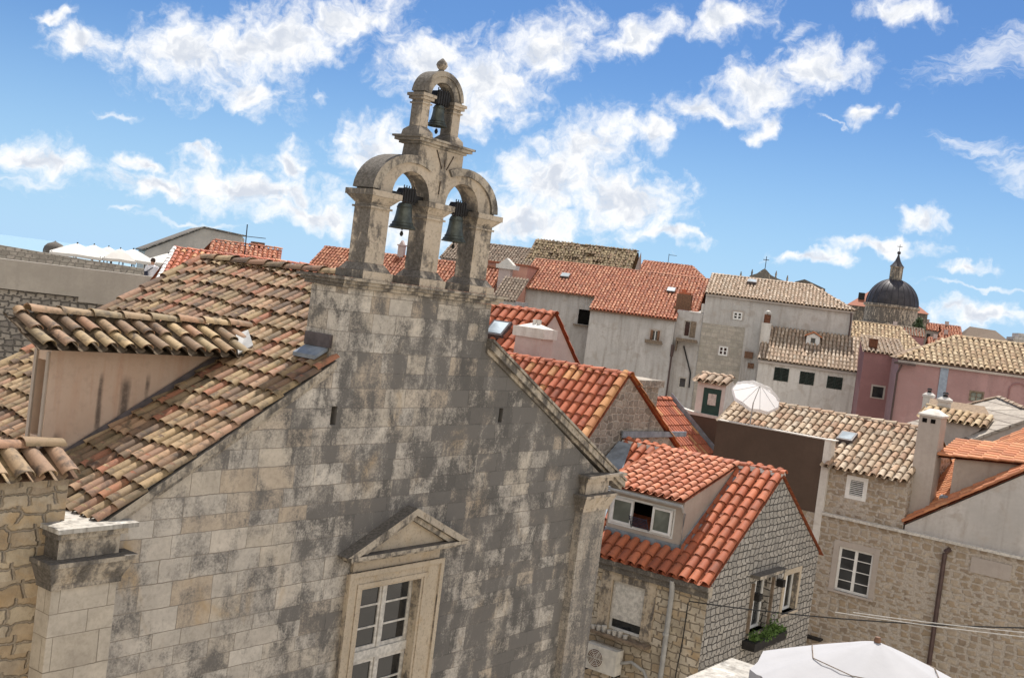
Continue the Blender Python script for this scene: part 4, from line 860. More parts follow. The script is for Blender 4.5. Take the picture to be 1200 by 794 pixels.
q = MB(); q.box(-14.25, -13.55, 23.95, 25.0, 12.9, 14.22); q.box(-14.32, -13.48, 23.85, 25.15, 14.223, 14.40)
h2.part('chimney', q, m_mossystone, None, 'squat blackened stone chimney behind the ridge')
q = MB(); q.box(-17.50, -16.66, 24.05, 24.6, 13.0, 15.02); c2 = h2.part('chimney', q, m_plas_pinkish, None, 'pinkish rendered chimney with a peaked cap')
q = MB(); q.box(-17.58, -16.58, 24.0, 24.66, 15.023, 15.28)
q.add([(-17.5, 24.05, 15.283), (-16.66, 24.05, 15.283), (-16.66, 24.6, 15.283), (-17.5, 24.6, 15.283), (-17.2, 24.3, 15.40), (-16.96, 24.3, 15.40)], [(0,1,5,4),(1,2,5),(2,3,4,5),(3,0,4),(0,1,2,3)])
q.tube([(-17.12, 24.32, 15.36), (-17.12, 24.32, 15.50)], 0.06, 8); q.tube([(-16.98, 24.32, 15.36), (-16.98, 24.32, 15.50)], 0.06, 8)
h2.part('chimney_cap', q, m_plas_white, c2)
q = MB(); q.prism('U', -13.44, -0.02, 0.02, [(23.3, 13.0), (26.6, 12.95), (26.6, 13.08), (23.3, 13.16)]); q.quad((-13.45, 23.2, 12.93), (-13.1, 23.2, 12.91), (-12.3, 21.0, 11.40), (-13.45, 21.0, 11.42))
h2.part('flashing', q, m_lead)

h3 = Thing('pinkish_house', 'pinkish rendered house with a red tile roof and skylight behind the bell gable wall', 'house', RB, (-21, 26.5, 0))
gab = [(22.6, 0), (30.5, 0), (30.5, 11.9), (26.57, 15.66), (22.6, 11.9)]
q = MB(); q.wall('U', -18.05, gab); q.wall('U', -24.0, gab); q.wall('v', 22.6, [(-24, 0), (-18.05, 0), (-18.05, 11.9), (-24, 11.9)]); q.wall('B', 30.5, [(-24, 0), (-18.05, 0), (-18.05, 11.9), (-24, 11.9)])
h3.part('wall', q, m_plas_pinkish, smooth=False)
ev, L = slopevec(26.57-22.4, 15.70-11.75)
q = MB(); q.tiles((-24, 22.4, 11.75), (1, 0, 0), ev, 6.0, L, 0.30, 0.40, 6, 0.006, True, None, 0.0)
q.quad((-24, 26.57, 15.68), (-18, 26.57, 15.68), (-18, 30.7, 11.75), (-24, 30.7, 11.75), mi=1); q.ridge((-17.98, 26.57, 15.66), (-24, 26.57, 15.66), 0.12, 0.42, 6)
q.ridge((-18.02, 30.6, 11.85), (-18.02, 26.6, 15.66), 0.07, 0.5, 6)
h3.part('tile_roof', q, [m_tile_red, m_under_red])
skylight(h3, (-24, 22.4, 11.75), (1, 0, 0), ev, 4.35, 5.0, 4.35, 4.95, 0.12)

# fine-tiled red lean-to roof between the houses
h4 = Thing('low_house', 'low house with a finely ribbed red roof sloping towards the dark brown wall', 'house', RB, (-19.5, 35.7, 0))
q = MB(); q.wall('v', 33.7, [(-21.2, 0), (-17.95, 0), (-17.95, 11.2), (-20.0, 12.85), (-21.2, 12.85)]); q.wall('U', -17.95, [(33.7, 0), (37.7, 0), (37.7, 11.2), (33.7, 11.2)]); q.wall('B', 37.7, [(-21.2, 0), (-17.95, 0), (-17.95, 11.2), (-20.0, 12.85), (-21.2, 12.85)])
h4.part('wall', q, m_plas_tan, smooth=False)
l_ = sqrt(2.1**2+1.70**2)
q = MB(); q.tiles((-17.8, 33.55, 11.22), (0, 1, 0), (-2.1/l_, 0, 1.70/l_), 4.2, l_, 0.20, 0.47, 6, 0.003, False, None, 0.0, basez=0.0)
q.ridge((-19.9, 33.5, 12.93), (-19.9, 37.8, 12.93), 0.14, 0.42, 6)
h4.part('tile_roof', q, [m_tile_redy, m_under_red])
q = MB(); q.prism('v', 37.76, 0, 0.03, [(-17.7, 11.12), (-17.7, 11.42), (-19.9, 13.20), (-19.9, 12.90)]); h4.part('flashing', q, m_lead)
q = MB(); q.tube([(-17.72, 33.6, 11.18), (-17.72, 37.7, 11.18)], 0.06, 8); h4.part('gutter', q, m_pipe)

# ================================================================== TERRACE HOUSE WITH BARREL TILES
h5 = Thing('terrace_house', 'brown stone house with tan barrel tiles, a louvred vent and a dark brown terrace wall', 'house', RB, (-10, 35, 0))
WX = 33.0
q = MB(); q.wall('v', WX, [(-15.6, 0), (0, 0), (0, 10.70), (-15.6, 10.70)], [(-11.15, -10.1, 8.57, 9.90)], 0.14)
q.wall('U', 0, [(WX, 0), (38, 0), (38, 10.7), (WX, 10.7)]); q.wall('B', 38, [(-15.6, 0), (0, 0), (0, 10.7), (-15.6, 10.7)]); q.quad((-15.6, WX, 10.70), (0, WX, 10.70), (0, 38, 10.70), (-15.6, 38, 10.70)); q.wall('L', -15.6, [(WX, 0), (38, 0), (38, 10.7), (WX, 10.7)])
h5.part('lower_wall', q, m_brown_rub, smooth=False)
window(h5, 'v', WX, -11.15, -10.1, 8.57, 9.90, 0.05, 0.075, 2, 4, m_white, m_glass, 0.022, m_plas_beige, 0.16, True)
q = MB(); q.fbox('v', WX, -11.8, 0, -0.10, 0.25, 10.703, 10.78); h5.part('string_course', q, m_oldwhite)
q = MB(); q.wall('v', 33.1, [(-11.80, 10.7), (-9.42, 10.7), (-9.42, 12.2), (-11.80, 12.2)], [(-11.24, -10.6, 11.33, 12.02)], 0.06)
q.wall('U', -9.42, [(33.1, 10.7), (38, 10.7), (38, 12.2), (35.55, 13.45), (33.1, 12.2)]); q.wall('L', -16.0, [(34.2, 0), (38, 0), (38, 12.2), (35.55, 13.45), (34.2, 12.75)]); q.wall('B', 38, [(-16, 0), (-9.42, 0), (-9.42, 12.2), (-16, 12.2)]); q.wall('v', 34.22, [(-16, 11.9), (-11.8, 11.9), (-11.8, 12.78), (-16, 12.78)])
h5.part('upper_wall', q, m_brown_rub, smooth=False)
q = MB(); A0, A1, Z0, Z1 = -11.24, -10.6, 11.33, 12.02
q.fbox('v', 33.1, A0, A0+0.12, -0.01, 0.05, Z0, Z1); q.fbox('v', 33.1, A1-0.12, A1, -0.01, 0.05, Z0, Z1); q.fbox('v', 33.1, A0+0.12, A1-0.12, -0.01, 0.05, Z0, Z0+0.12); q.fbox('v', 33.1, A0+0.12, A1-0.12, -0.01, 0.05, Z1-0.12, Z1)
vf = h5.part('vent', q, m_white)
for k in range(8):
    q = MB(); z = Z0+0.14+k*0.056; q.add([(A0+0.12, 33.10, z), (A1-0.12, 33.10, z), (A1-0.12, 33.14, z+0.022), (A0+0.12, 33.14, z+0.022), (A0+0.12, 33.105, z-0.008), (A1-0.12, 33.105, z-0.008), (A1-0.12, 33.145, z+0.014), (A0+0.12, 33.145, z+0.014)], [(0,1,2,3),(4,5,6,7),(0,1,5,4),(1,2,6,5),(2,3,7,6),(3,0,4,7)]); h5.part('louvre', q, m_white, vf)
q = MB(); q.fbox('v', 33.1, A0+0.1, A1-0.1, 0.052, 0.058, Z0+0.1, Z1-0.1); h5.part('vent_back', q, m_dark, vf)
ev, L = slopevec(35.55-32.82, 13.56-12.16)
q = MB()
def h5in(u, v): return (-16.1+u) > -12.0 or (32.82+v*ev[1]) > 34.22
q.tiles((-16.1, 32.82, 12.16), (1, 0, 0), ev, 6.72, L, 0.235, 0.36, 7, 0.012, True, h5in, 0.012, base=[(4.15, 0), (6.72, 0), (6.72, L), (0, L), (0, 1.58), (4.15, 1.58)])
q.quad((-16.1, 35.55, 13.52), (-9.38, 35.55, 13.52), (-9.38, 38.2, 12.1), (-16.1, 38.2, 12.1), mi=1); q.ridge((-9.5, 35.55, 13.56), (-16.1, 35.55, 13.56), 0.13, 0.42, 7)
h5.part('tile_roof', q, [m_tile_h3, m_under_tan])
skylight(h5, (-16.1, 32.82, 12.16), (1, 0, 0), ev, 4.05, 4.55, 1.40, 1.90, 0.10)
q = MB(); q.box(-15.62, -12.03, 33.0, 33.22, 10.71, 12.93); h5.part('terrace_wall', q, m_brownwall)
q = MB(); q.box(-15.62, -12.03, 32.98, 33.24, 12.932, 12.965); q.box(-12.028, -11.80, 32.98, 33.30, 6.0, 12.93); q.box(-12.03, -11.72, 32.96, 33.32, 12.932, 12.97); h5.part('white_edge', q, m_plas_white)
q = MB(); q.box(-15.6, -12.0, 33.22, 34.22, 11.8, 11.9); h5.part('terrace_floor', q, m_plas_beige)
q = MB(); q.tube([(-12.16, 32.94, 10.05), (-12.2, 32.94, 0.2)], 0.045, 8); h5.part('corner_pipe', q, m_lead)
q = MB(); q.tube([(-8.13, 32.93, 10.40), (-8.15, 32.93, 0.2)], 0.065, 8); q.tube([(-8.0, 32.93, 10.55), (-8.13, 32.93, 10.44)], 0.07, 8); h5.part('drainpipe', q, m_pipe_b)
q = MB(); q.fbox('v', WX, -7.42, -6.36, -0.05, 0.02, 10.05, 10.48); h5.part('stone_panel', q, m_plas_beige)
q = MB(); q.fbox('v', WX, -12.0, -11.25, -0.25, 0.0, 6.98, 7.04); h5.part('wall_ledge', q, m_iron)
q = MB(); q.box(-9.50, -8.88, 33.45, 34.05, 10.6, 14.12); ck = h5.part('chimney', q, m_plas_beige)
q = MB(); q.box(-9.54, -8.84, 33.41, 34.09, 14.123, 14.17); q.add([(-9.54,33.41,14.173),(-8.84,33.41,14.173),(-8.84,34.09,14.173),(-9.54,34.09,14.173),(-9.30,33.65,14.33),(-9.08,33.65,14.33),(-9.08,33.85,14.33),(-9.30,33.85,14.33)], [(0,1,5,4),(1,2,6,5),(2,3,7,6),(3,0,4,7),(0,1,2,3),(4,5,6,7)])
h5.part('chimney_cap', q, m_plas_white, ck)
for a0 in (-9.40, -9.16): 
    q = MB(); q.box(a0, a0+0.13, 33.435, 33.46, 13.93, 14.05); h5.part('smoke_vent', q, m_dark, ck)
# second brown wall with the roof door house
h6 = Thing('roof_access_hut', 'little white hut with a dark green door standing on the brown terrace wall', 'hut', RB, (-18.3, 38.3, 12.5))
q = MB(); q.wall('v', 37.9, [(-18.93, 12.4), (-17.78, 12.4), (-17.78, 13.80), (-18.93, 13.80)], [(-18.66, -17.93, 12.55, 13.60)], 0.06)
pr = [(37.9, 12.4), (39.6, 12.4), (39.6, 13.2), (38.3, 14.02), (37.9, 13.80)]
q.wall('U', -17.78, pr); q.wall('L', -18.93, pr); q.quad((-18.93, 39.6, 12.4), (-17.78, 39.6, 12.4), (-17.78, 39.6, 13.2), (-18.93, 39.6, 13.2)); q.quad((-18.93, 38.3, 14.02), (-17.78, 38.3, 14.02), (-17.78, 39.6, 13.2), (-18.93, 39.6, 13.2))
h6.part('wall', q, m_plas_white, smooth=False)
q = MB(); q.fbox('v', 37.9, -18.66, -17.93, 0.03, 0.06, 12.55, 13.60); dd_ = h6.part('door', q, m_darkgreen)
q = MB(); q.fbox('v', 37.9, -18.45, -18.12, 0.015, 0.03, 12.98, 13.40); h6.part('door_pane', q, m_oldwhite, dd_)
ev, L = slopevec(0.50, 0.22)
q = MB(); q.tiles((-19.0, 37.78, 13.80), (1, 0, 0), ev, 1.3, L+0.05, 0.32, 0.55, 6, 0.008, True, None, 0.012); q.ridge((-19.0, 38.32, 14.05), (-17.7, 38.32, 14.05), 0.12, 0.42, 6)
h6.part('tile_top', q, [m_tile_tan, m_under_tan])
h7 = Thing('terrace_wall', 'long dark brown terrace wall with a pale coping below the green door hut', 'wall', RB, (-17.8, 37.9, 0))
q = MB(); q.box(-20.6, -14.8, 37.8, 38.0, 0, 12.52); h7.part('board_face', q, m_brownwall)
q = MB(); q.add([(-20.6,37.78,12.522),(-14.8,37.78,12.522),(-14.8,38.05,12.522),(-20.6,38.05,12.522),(-20.6,37.78,12.88),(-18.95,37.78,12.64),(-18.95,38.05,12.64),(-20.6,38.05,12.88),(-14.8,37.78,12.56),(-14.8,38.05,12.56)], [(0,1,8,5,4),(3,2,9,6,7),(4,5,6,7),(5,8,9,6),(0,1,2,3)]); h7.part('coping', q, m_plas_white)
# terrace umbrella, tilted towards the sun
def umbrella_canopy(mb, C, ax, R, H, seg=8, val=0.08, sub=6, sg=0.03):
    C = Vector(C); ax = Vector(ax).normalized(); x = ax.orthogonal().normalized(); y = ax.cross(x)
    rings = []
    for j in range(sub+1):
        rr = j/sub; ring = []
        for k in range(seg*4):
            a = 2*pi*k/(seg*4); fr = (k % 4)/4.0
            sag = 1-0.055*sin(pi*fr)*rr if True else 1
            edge = cos(pi/seg)/cos(((a+pi/seg) % (2*pi/seg))-pi/seg)
            w = R*rr*edge*sag
            ring.append(C + (x*cos(a+pi/seg*0)+y*sin(a))*w - ax*(H*rr**1.15 + sg*R*sin(pi*fr)*rr))
        rings.append(ring)
    vs = [p for r in rings for p in r]; n = seg*4
    fs = [(j*n+k, j*n+(k+1) % n, (j+1)*n+(k+1) % n, (j+1)*n+k) for j in range(sub) for k in range(n)]
    o = len(vs)
    if val > 0:
        vs += [p - ax*val for p in rings[-1]]; fs += [(sub*n+k, sub*n+(k+1) % n, o+(k+1) % n, o+k) for k in range(n)]
    mb.add(vs, fs); return [rings[-1][k*4] for k in range(seg)]
um = Thing('sun_umbrella', 'round white beach umbrella tilted on the terrace in front of the tan barrel tiles', 'umbrella', RB, (-14.8, 33.9, 11.9))
q = MB(); ax = Vector((-0.05, 0.62, 0.78)).normalized(); C = Vector((-14.78, 34.05, 14.22)); tips = umbrella_canopy(q, C, ax, 0.84, 0.42, 8, 0.12, 6, 0.07)
um.part('canopy', q, m_canvas)
q = MB(); q.tube([tuple(C+ax*0.06), tuple(C-ax*0.75)], 0.016, 6); q.tube([tuple(C-ax*0.75), (-14.8, 33.62, 11.9)], 0.022, 6); um.part('pole', q, m_pipe)
for tp in tips:
    q = MB(); q.tube([tuple(C-ax*0.02), tuple((C+Vector(tp))*0.5-ax*0.02), tuple(tp)], 0.007, 5); um.part('rib', q, m_pipe)
# ================================================================== HOUSE AT THE RIGHT EDGE: orange tiles
h8 = Thing('gabled_house', 'house with a bare rendered gable and orange tiles above the brown stone wall', 'house', RB, (-6, 35.5, 10.7))
G8 = [(-9.36, 10.78), (-9.36, 10.92), (-6.41, 12.98), (-3.0, 15.35), (0.5, 12.9), (0.5, 10.78)]
q = MB(); q.wall('v', 33.06, G8); q.wall('B', 38, G8); q.wall('U', 0.5, [(33.06, 10.78), (38, 10.78), (38, 12.9), (33.06, 12.9)])
h8.part('wall', q, m_plas_grey2, smooth=False)
s8 = 0.695; c8 = 1/sqrt(1+s8*s8); sn8 = s8*c8
q = MB()
def h8in(u, v):
    a = -9.45+v*c8; d = 38.0-u
    if a < -8.7 and 33.3 < d < 34.2: return False
    return not (33.72 < d < 35.4 and a > -8.45)
K8 = 0.34
n8 = Vector((-s8, -K8, 1)).normalized(); ev8 = Vector((c8, 0, sn8)); eu8 = ev8.cross(n8)
q.tiles(Vector((-9.42, 33.0, 10.95))-eu8*5.0, tuple(eu8), tuple(ev8), 5.0, 7.8, 0.24, 0.36, 7, 0.006, True, None, 0.012)
q.quad((-3.0, 33.0, 15.42), (-3.0, 38, 15.42), (0.6, 38, 12.9), (0.6, 33.0, 12.9), mi=1)
h8.part('tile_roof', q, [m_tile_org, m_under_red])
q = MB(); q.wall('v', 33.7, [(-8.42, 11.5), (-5.0, 13.9), (-5.0, 13.95), (-5.6, 13.35), (-8.42, 13.0)]); q.wall('L', -8.42, [(33.7, 11.3), (35.4, 11.3), (35.4, 13.0), (33.7, 13.0)]); q.wall('B', 35.4, [(-8.42, 11.5), (-5.0, 13.9), (-5.6, 13.35), (-8.42, 13.0)])
d8 = h8.part('dormer', q, m_plas_tan, smooth=False)
e8 = Vector((1, 0, 0.09)).normalized(); m8 = Vector((-0.09, -0.20, 1)).normalized(); f8 = e8.cross(m8)
q = MB(); q.tiles(Vector((-8.86, 33.55, 13.0))-f8*2.05, tuple(f8), tuple(e8), 2.05, 4.2, 0.26, 0.40, 7, 0.006, True, None, 0.012); q.ridge((-8.86, 33.56, 13.04), (-4.7, 33.56, 13.42), 0.085, 0.40, 6)
h8.part('dormer_roof', q, [m_tile_org, m_under_red], d8)
q = MB(); q.prism('v', 33.62, 0, 0.075, [(-8.5, 11.60), (-8.5, 11.76), (-5.2, 14.05), (-5.2, 13.89)]); h8.part('dormer_flashing', q, m_leadd, d8)
q = MB(); q.box(-8.62, -8.05, 33.50, 33.68, 11.86, 11.93); q.box(-8.66, -8.46, 33.55, 33.9, 11.80, 11.90); h8.part('lead_gutter', q, m_lead, d8)

# stone slab roof further back
h9 = Thing('slab_roof_house', 'house with a pale stone slab roof and a small tiled dormer behind the orange tiles', 'house', RB, (-9, 43, 0))
nG = Vector((-0.5917, -0.3975, 1.0))
def gz(u, v): return 12.37+0.5917*(u+11.09)+0.3975*(v-41.0)
def gp(u, v, h=0): return (u, v, gz(u, v)+h)
poly = [(-11.27, 41.0), (-7.4, 41.0), (-8.53, 42.37), (-10.0, 45.0), (-11.42, 45.63), (-13.6, 46.3)]
q = MB(); q.add([gp(u, v, 0.0) for u, v in poly]+[gp(u, v, -0.10) for u, v in poly], [tuple(range(6)), tuple(range(6, 12))]+[(i, (i+1) % 6, (i+1) % 6+6, i+6) for i in range(6)])
q.add([gp(-8.53, 42.37), gp(-10.0, 45.0), (-6, 48, 13.6), (-4, 44, 13.6)], [(0, 1, 2, 3)])
h9.part('slab_roof', q, m_slab, smooth=False)
q = MB(); q.ridge(gp(-7.4, 41.0, -0.02), gp(-8.53, 42.37, -0.02), 0.10, 0.5, 6); q.ridge(gp(-8.53, 42.37, -0.02), gp(-10.0, 45.0, -0.02), 0.10, 0.5, 6); q.ridge(gp(-11.42, 45.63, -0.02), gp(-10.0, 45.0, -0.02), 0.09, 0.5, 6)
h9.part('ridge_tiles', q, m_tile_tan)
q = MB(); q.add([(-11.2, 41.05, 0), (-4, 41.05, 0), (-4, 41.05, 13), gp(-7.4, 41.05, -0.11), gp(-11.2, 41.05, -0.11)], [(0, 1, 2, 3, 4)]); q.add([(-11.2, 41.05, 0), gp(-11.2, 41.05, -0.11), gp(-13.5, 46.2, -0.11), (-13.5, 46.2, 0)], [(0, 1, 2, 3)])
h9.part('wall', q, m_plas_beige, smooth=False)
q = MB(); q.wall('v', 41.5, [(-10.98, 12.5), (-10.98, 13.62), (-9.55, 13.62), (-9.72, 13.42)]); q.wall('L', -10.98, [(41.5, 12.5), (43.2, 12.9), (43.2, 14.05), (41.5, 13.62)])
d9 = h9.part('dormer', q, m_plas_beige, smooth=False)
ev, L = slopevec(0.85, 0.36)
q = MB(); q.tiles((-11.75, 41.35, 13.60), (1, 0, 0), ev, 2.35, L, 0.265, 0.45, 6, 0.01, True, None, 0.012); q.ridge((-11.8, 42.22, 13.98), (-9.5, 42.22, 13.90), 0.11, 0.45, 6); q.quad((-11.75, 42.25, 13.98), (-9.5, 42.25, 13.9), (-10.3, 44.4, 14.2), (-12.3, 44.4, 14.2), mi=1)
h9.part('dormer_roof', q, [m_tile_yt, m_under_tan], d9)
for i, (u, v, z0, z1, r, lab) in enumerate(((-12.95, 46.5, 12.5, 14.15, 0.17, 'slim pale chimney with a dark cowl, further from the big hip capped chimney'), (-11.25, 42.5, 12.5, 14.22, 0.19, 'short white chimney with a peaked cap close behind the big hip capped chimney'))):
    ct = Thing('chimney_stack', lab, 'chimney', RB, (u, v, z0))
    q = MB(); q.box(u-r, u+r, v-r, v+r, z0, z1); q.add([(u-r*1.2,v-r*1.2,z1+0.003),(u+r*1.2,v-r*1.2,z1+0.003),(u+r*1.2,v+r*1.2,z1+0.003),(u-r*1.2,v+r*1.2,z1+0.003),(u-r*1.2,v-r*1.2,z1+0.09),(u+r*1.2,v-r*1.2,z1+0.09),(u+r*1.2,v+r*1.2,z1+0.09),(u-r*1.2,v+r*1.2,z1+0.09),(u-r*0.6,v-r*0.6,z1+0.18),(u+r*0.6,v-r*0.6,z1+0.18),(u+r*0.6,v+r*0.6,z1+0.18),(u-r*0.6,v+r*0.6,z1+0.18)], [(0,1,5,4),(1,2,6,5),(2,3,7,6),(3,0,4,7),(4,5,9,8),(5,6,10,9),(6,7,11,10),(7,4,8,11),(8,9,10,11),(0,1,2,3)])
    ct.part('stack', q, m_plas_white)
    q = MB(); q.tube([(u, v, z1+0.18), (u, v, z1+0.27)], r*0.45, 8); q.tube([(u, v, z1+0.29), (u, v, z1+0.36)], [r*0.65, r*0.4], 8); ct.part('cowl', q, m_iron)

# ================================================================== BACK ROW (frame turned 22 degrees)
b8 = Thing('grey_townhouse', 'tall grey rendered townhouse with a long red tile roof and two skylights', 'house', RC, (-13, 79, 0))
SL = 0.40
q = MB()
q.wall('v', 79, [(-20.3, 0), (-13.5, 0), (-13.5, 16.86), (-20.3, 16.92)], [(-15.35, -14.45, 14.73, 15.80)], 0.25)
q.wall('L', -20.3, [(79, 0), (87, 0), (87, 16.9), (83.8, 19.0), (79, 16.9)])
q.wall('v', 77, [(-14.14, 0), (-8.2, 0), (-8.2, 16.0), (-14.14, 15.93)], [(-9.78, -9.12, 14.30, 15.02)], 0.15)
q.wall('U', -8.2, [(77, 0), (80, 0), (80, 16.9), (77, 15.97)]); q.wall('L', -14.14, [(77, 0), (80, 0), (80, 16.9), (77, 15.93)])
q.wall('v', 77.6, [(-8.2, 0), (-6.42, 0), (-6.42, 16.6), (-8.2, 16.6)], [(-7.62, -6.80, 14.85, 15.95), (-7.50, -6.95, 11.3, 12.05)], 0.2)
q.quad((-8.2, 77.6, 16.6), (-6.42, 77.6, 16.6), (-6.42, 79.5, 16.75), (-8.2, 79.5, 16.75))
q.wall('B', 87, [(-20.3, 0), (-6.42, 0), (-6.42, 16.9), (-20.3, 16.9)]); q.wall('U', -6.42, [(77.6, 0), (87, 0), (87, 16.9), (83.8, 19.0), (78.2, 16.6)])
b8.part('wall', q, m_plas_grey, smooth=False)
ev, L = slopevec(83.8-76.75, 19.18-15.92)
e0 = (83.8-76.75)
q = MB()
def b8in(u, v):
    a = -20.2+u; d = 76.75+v*ev[1]
    if a < -14.2: return d > 78.75
    if a > -8.1: return d > 78.0
    return True
q.tiles((-20.2, 76.75, 15.92), (1, 0, 0), ev, 13.35, L, 0.245, 0.42, 4, 0.01, False, b8in, 0.0, base=[(6.0, 0), (12.1, 0), (12.1, 1.35), (13.35, 1.35), (13.35, L), (0, L), (0, 2.2), (6.0, 2.2)], rad=0.40)
q.quad((-20.2, 83.8, 19.1), (-6.4, 83.8, 19.1), (-6.4, 88, 16.8), (-20.2, 88, 16.8), mi=1); q.ridge((-6.7, 83.8, 19.13), (-20.2, 83.8, 19.13), 0.14, 0.45, 5, 0.0)
b8.part('tile_roof', q, [m_tile_back, m_under_red])
q = MB(); q.box(-20.2, -13.9, 78.65, 78.95, 16.72, 16.82); q.box(-14.2, -8.1, 76.72, 77.0, 15.78, 15.88); b8.part('eaves', q, m_brownwood)
O8 = (-20.2, 76.75, 15.92)
skylight(b8, O8, (1, 0, 0), ev, 2.75, 3.4, 4.6, 5.3, 0.12); skylight(b8, O8, (1, 0, 0), ev, 10.7, 11.3, 4.3, 5.0, 0.12)
q = MB(); q.box(-8.45, -7.45, 78.3, 79.3, 16.6, 17.75); q.box(-8.55, -7.35, 78.2, 79.4, 16.55, 16.85); ck = b8.part('chimney', q, m_brownwood); q = MB(); q.box(-8.35, -7.55, 78.4, 79.2, 17.753, 17.88); q.box(-8.2, -7.9, 78.6, 78.9, 17.88, 18.1); b8.part('chimney_pot', q, m_tile_redy, ck)
q = MB(); q.box(-6.62, -6.42, 77.65, 79.2, 16.62, 17.25); b8.part('white_verge', q, m_plas_white)
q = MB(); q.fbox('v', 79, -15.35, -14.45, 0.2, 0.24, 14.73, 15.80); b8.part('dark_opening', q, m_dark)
q = MB(); q.fbox('v', 79, -15.6, -14.2, -0.25, 0.0, 14.60, 14.70); b8.part('sill', q, m_oldwood)
w = window(b8, 'v', 77, -9.78, -9.12, 14.30, 15.02, 0.08, 0.05, 2, 1, m_white, m_glass, 0.02, m_plas_beige, 0.10, False)
for a0, a1 in ((-9.78, -9.60), (-9.30, -9.12)):
    q = MB(); q.fbox('v', 77, a0, a1, -0.02, 0.03, 14.30, 15.02); b8.part('shutter', q, m_brownwood, w)
q = MB(); q.fbox('v', 77, -10.05, -8.85, -0.40, 0.0, 14.10, 14.18); q.fbox('v', 77, -10.05, -8.85, -0.40, -0.37, 14.18, 14.34); b8.part('plant_shelf', q, m_oldwood)
w = window(b8, 'v', 77.6, -7.62, -6.80, 14.85, 15.95, 0.12, 0.06, 2, 1, m_oldwhite, m_glass, 0.02, None, 0.1, False)
q = MB(); q.fbox('v', 77.6, -7.18, -6.80, -0.03, 0.02, 14.85, 15.95); b8.part('shutter', q, m_oldwood, w)
q = MB(); q.fbox('v', 77.6, -8.0, -6.55, -0.6, 0.0, 14.50, 14.60); q.fbox('v', 77.6, -8.0, -6.55, -0.6, -0.55, 14.60, 14.72); q.fbox('v', 77.6, -7.98, -7.90, -0.55, 0.0, 13.8, 14.5); b8.part('balcony_ledge', q, m_oldwood)
window(b8, 'v', 77.6, -7.50, -6.95, 11.3, 12.05, 0.08, 0.08, 1, 1, m_oldwhite, m_glass, 0.02, None, 0.1, False)
q = MB(); q.tube([(-8.13, 76.9, 14.2), (-8.14, 76.9, 0)], 0.06, 6); q.tube([(-8.13, 76.88, 14.2), (-8.13, 76.88, 13.4)], 0.11, 6); b8.part('drainpipe', q, m_pipe_b)
q = MB(); q.tube([(-7.45, 77.5, 14.2), (-6.75, 77.5, 12.4), (-6.72, 77.5, 11.4)], 0.05, 6); b8.part('stove_pipe', q, m_iron)

b9 = Thing('tan_roof_townhouse', 'grey townhouse with a hipped tan roof and a patch of bare stone', 'house', RC, (-1.5, 80, 0))
q = MB(); q.wall('v', 77.5, [(-6.4, 0), (3.35, 0), (3.35, 17.95), (-6.4, 17.95)], [(-4.42, -3.80, 16.45, 16.98), (-5.06, -4.45, 13.90, 14.53)], 0.12)
q.wall('U', 3.35, [(77.5, 0), (84, 0), (84, 17.95), (77.5, 17.95)]); q.wall('L', -6.4, [(77.5, 0), (84, 0), (84, 17.95), (77.5, 17.95)]); q.wall('B', 84, [(-6.4, 0), (3.35, 0), (3.35, 17.95), (-6.4, 17.95)])
b9.part('wall', q, m_plas_grey2, smooth=False)
q = MB(); q.fbox('v', 77.5, -6.40, -3.50, -0.03, 0.0, 5, 15.97); stp = q
b9.part('bare_stone_patch', q, m_stonegrey, smooth=False)
for a0, a1, z0, z1 in ((-4.42, -3.80, 16.45, 16.98), (-5.06, -4.45, 13.90, 14.53)): window(b9, 'v', 77.46, a0, a1, z0, z1, -0.02, 0.09, 2, 2, m_white, m_glass, 0.05, m_plas_beige, 0.10, False)
ev, L = slopevec(80.9-77.25, 19.50-17.98)
q = MB()
def b9in(u, v): return -6.5+u < 3.45-v*0.75
q.tiles((-6.5, 77.25, 17.98), (1, 0, 0), ev, 9.95, L, 0.235, 0.40, 4, 0.01, False, b9in, 0.0, base=[(0, 0), (9.95, 0), (9.95-L*0.75, L), (0, L)], rad=0.40)
hx = 3.45-L*0.75
q.quad((3.45, 77.25, 17.98), (3.45, 84.2, 17.98), (hx, 80.9, 19.5), mi=1); q.quad((-6.5, 80.9, 19.48), (hx, 80.9, 19.48), (3.45, 84.2, 17.95), (-6.5, 84.2, 17.95), mi=1)
q.ridge((hx, 80.9, 19.46), (-6.5, 80.9, 19.46), 0.13, 0.45, 5, 0); q.ridge((3.45, 77.25, 17.98), (hx, 80.9, 19.46), 0.12, 0.45, 5, 0)
b9.part('tile_roof', q, [m_tile_tan, m_under_tan])
skylight(b9, (-6.5, 77.25, 17.98), (1, 0, 0), ev, 2.6, 3.25, 2.6, 3.2, 0.15)
q = MB(); q.box(-6.4, 3.4, 77.3, 77.5, 17.83, 17.93); b9.part('eaves', q, m_plas_beige)
q = MB(); q.box(-3.30, -2.75, 77.2, 77.5, 13.95, 14.40); q.box(-3.0, -2.6, 77.42, 77.5, 13.3, 13.65); b9.part('rusty_box', q, m_brownwood)
q = MB(); q.tube([(3.2, 77.3, 17.85), (3.25, 77.35, 17.3), (3.25, 77.35, 0)], 0.06, 6); b9.part('drainpipe', q, m_pipe_b)

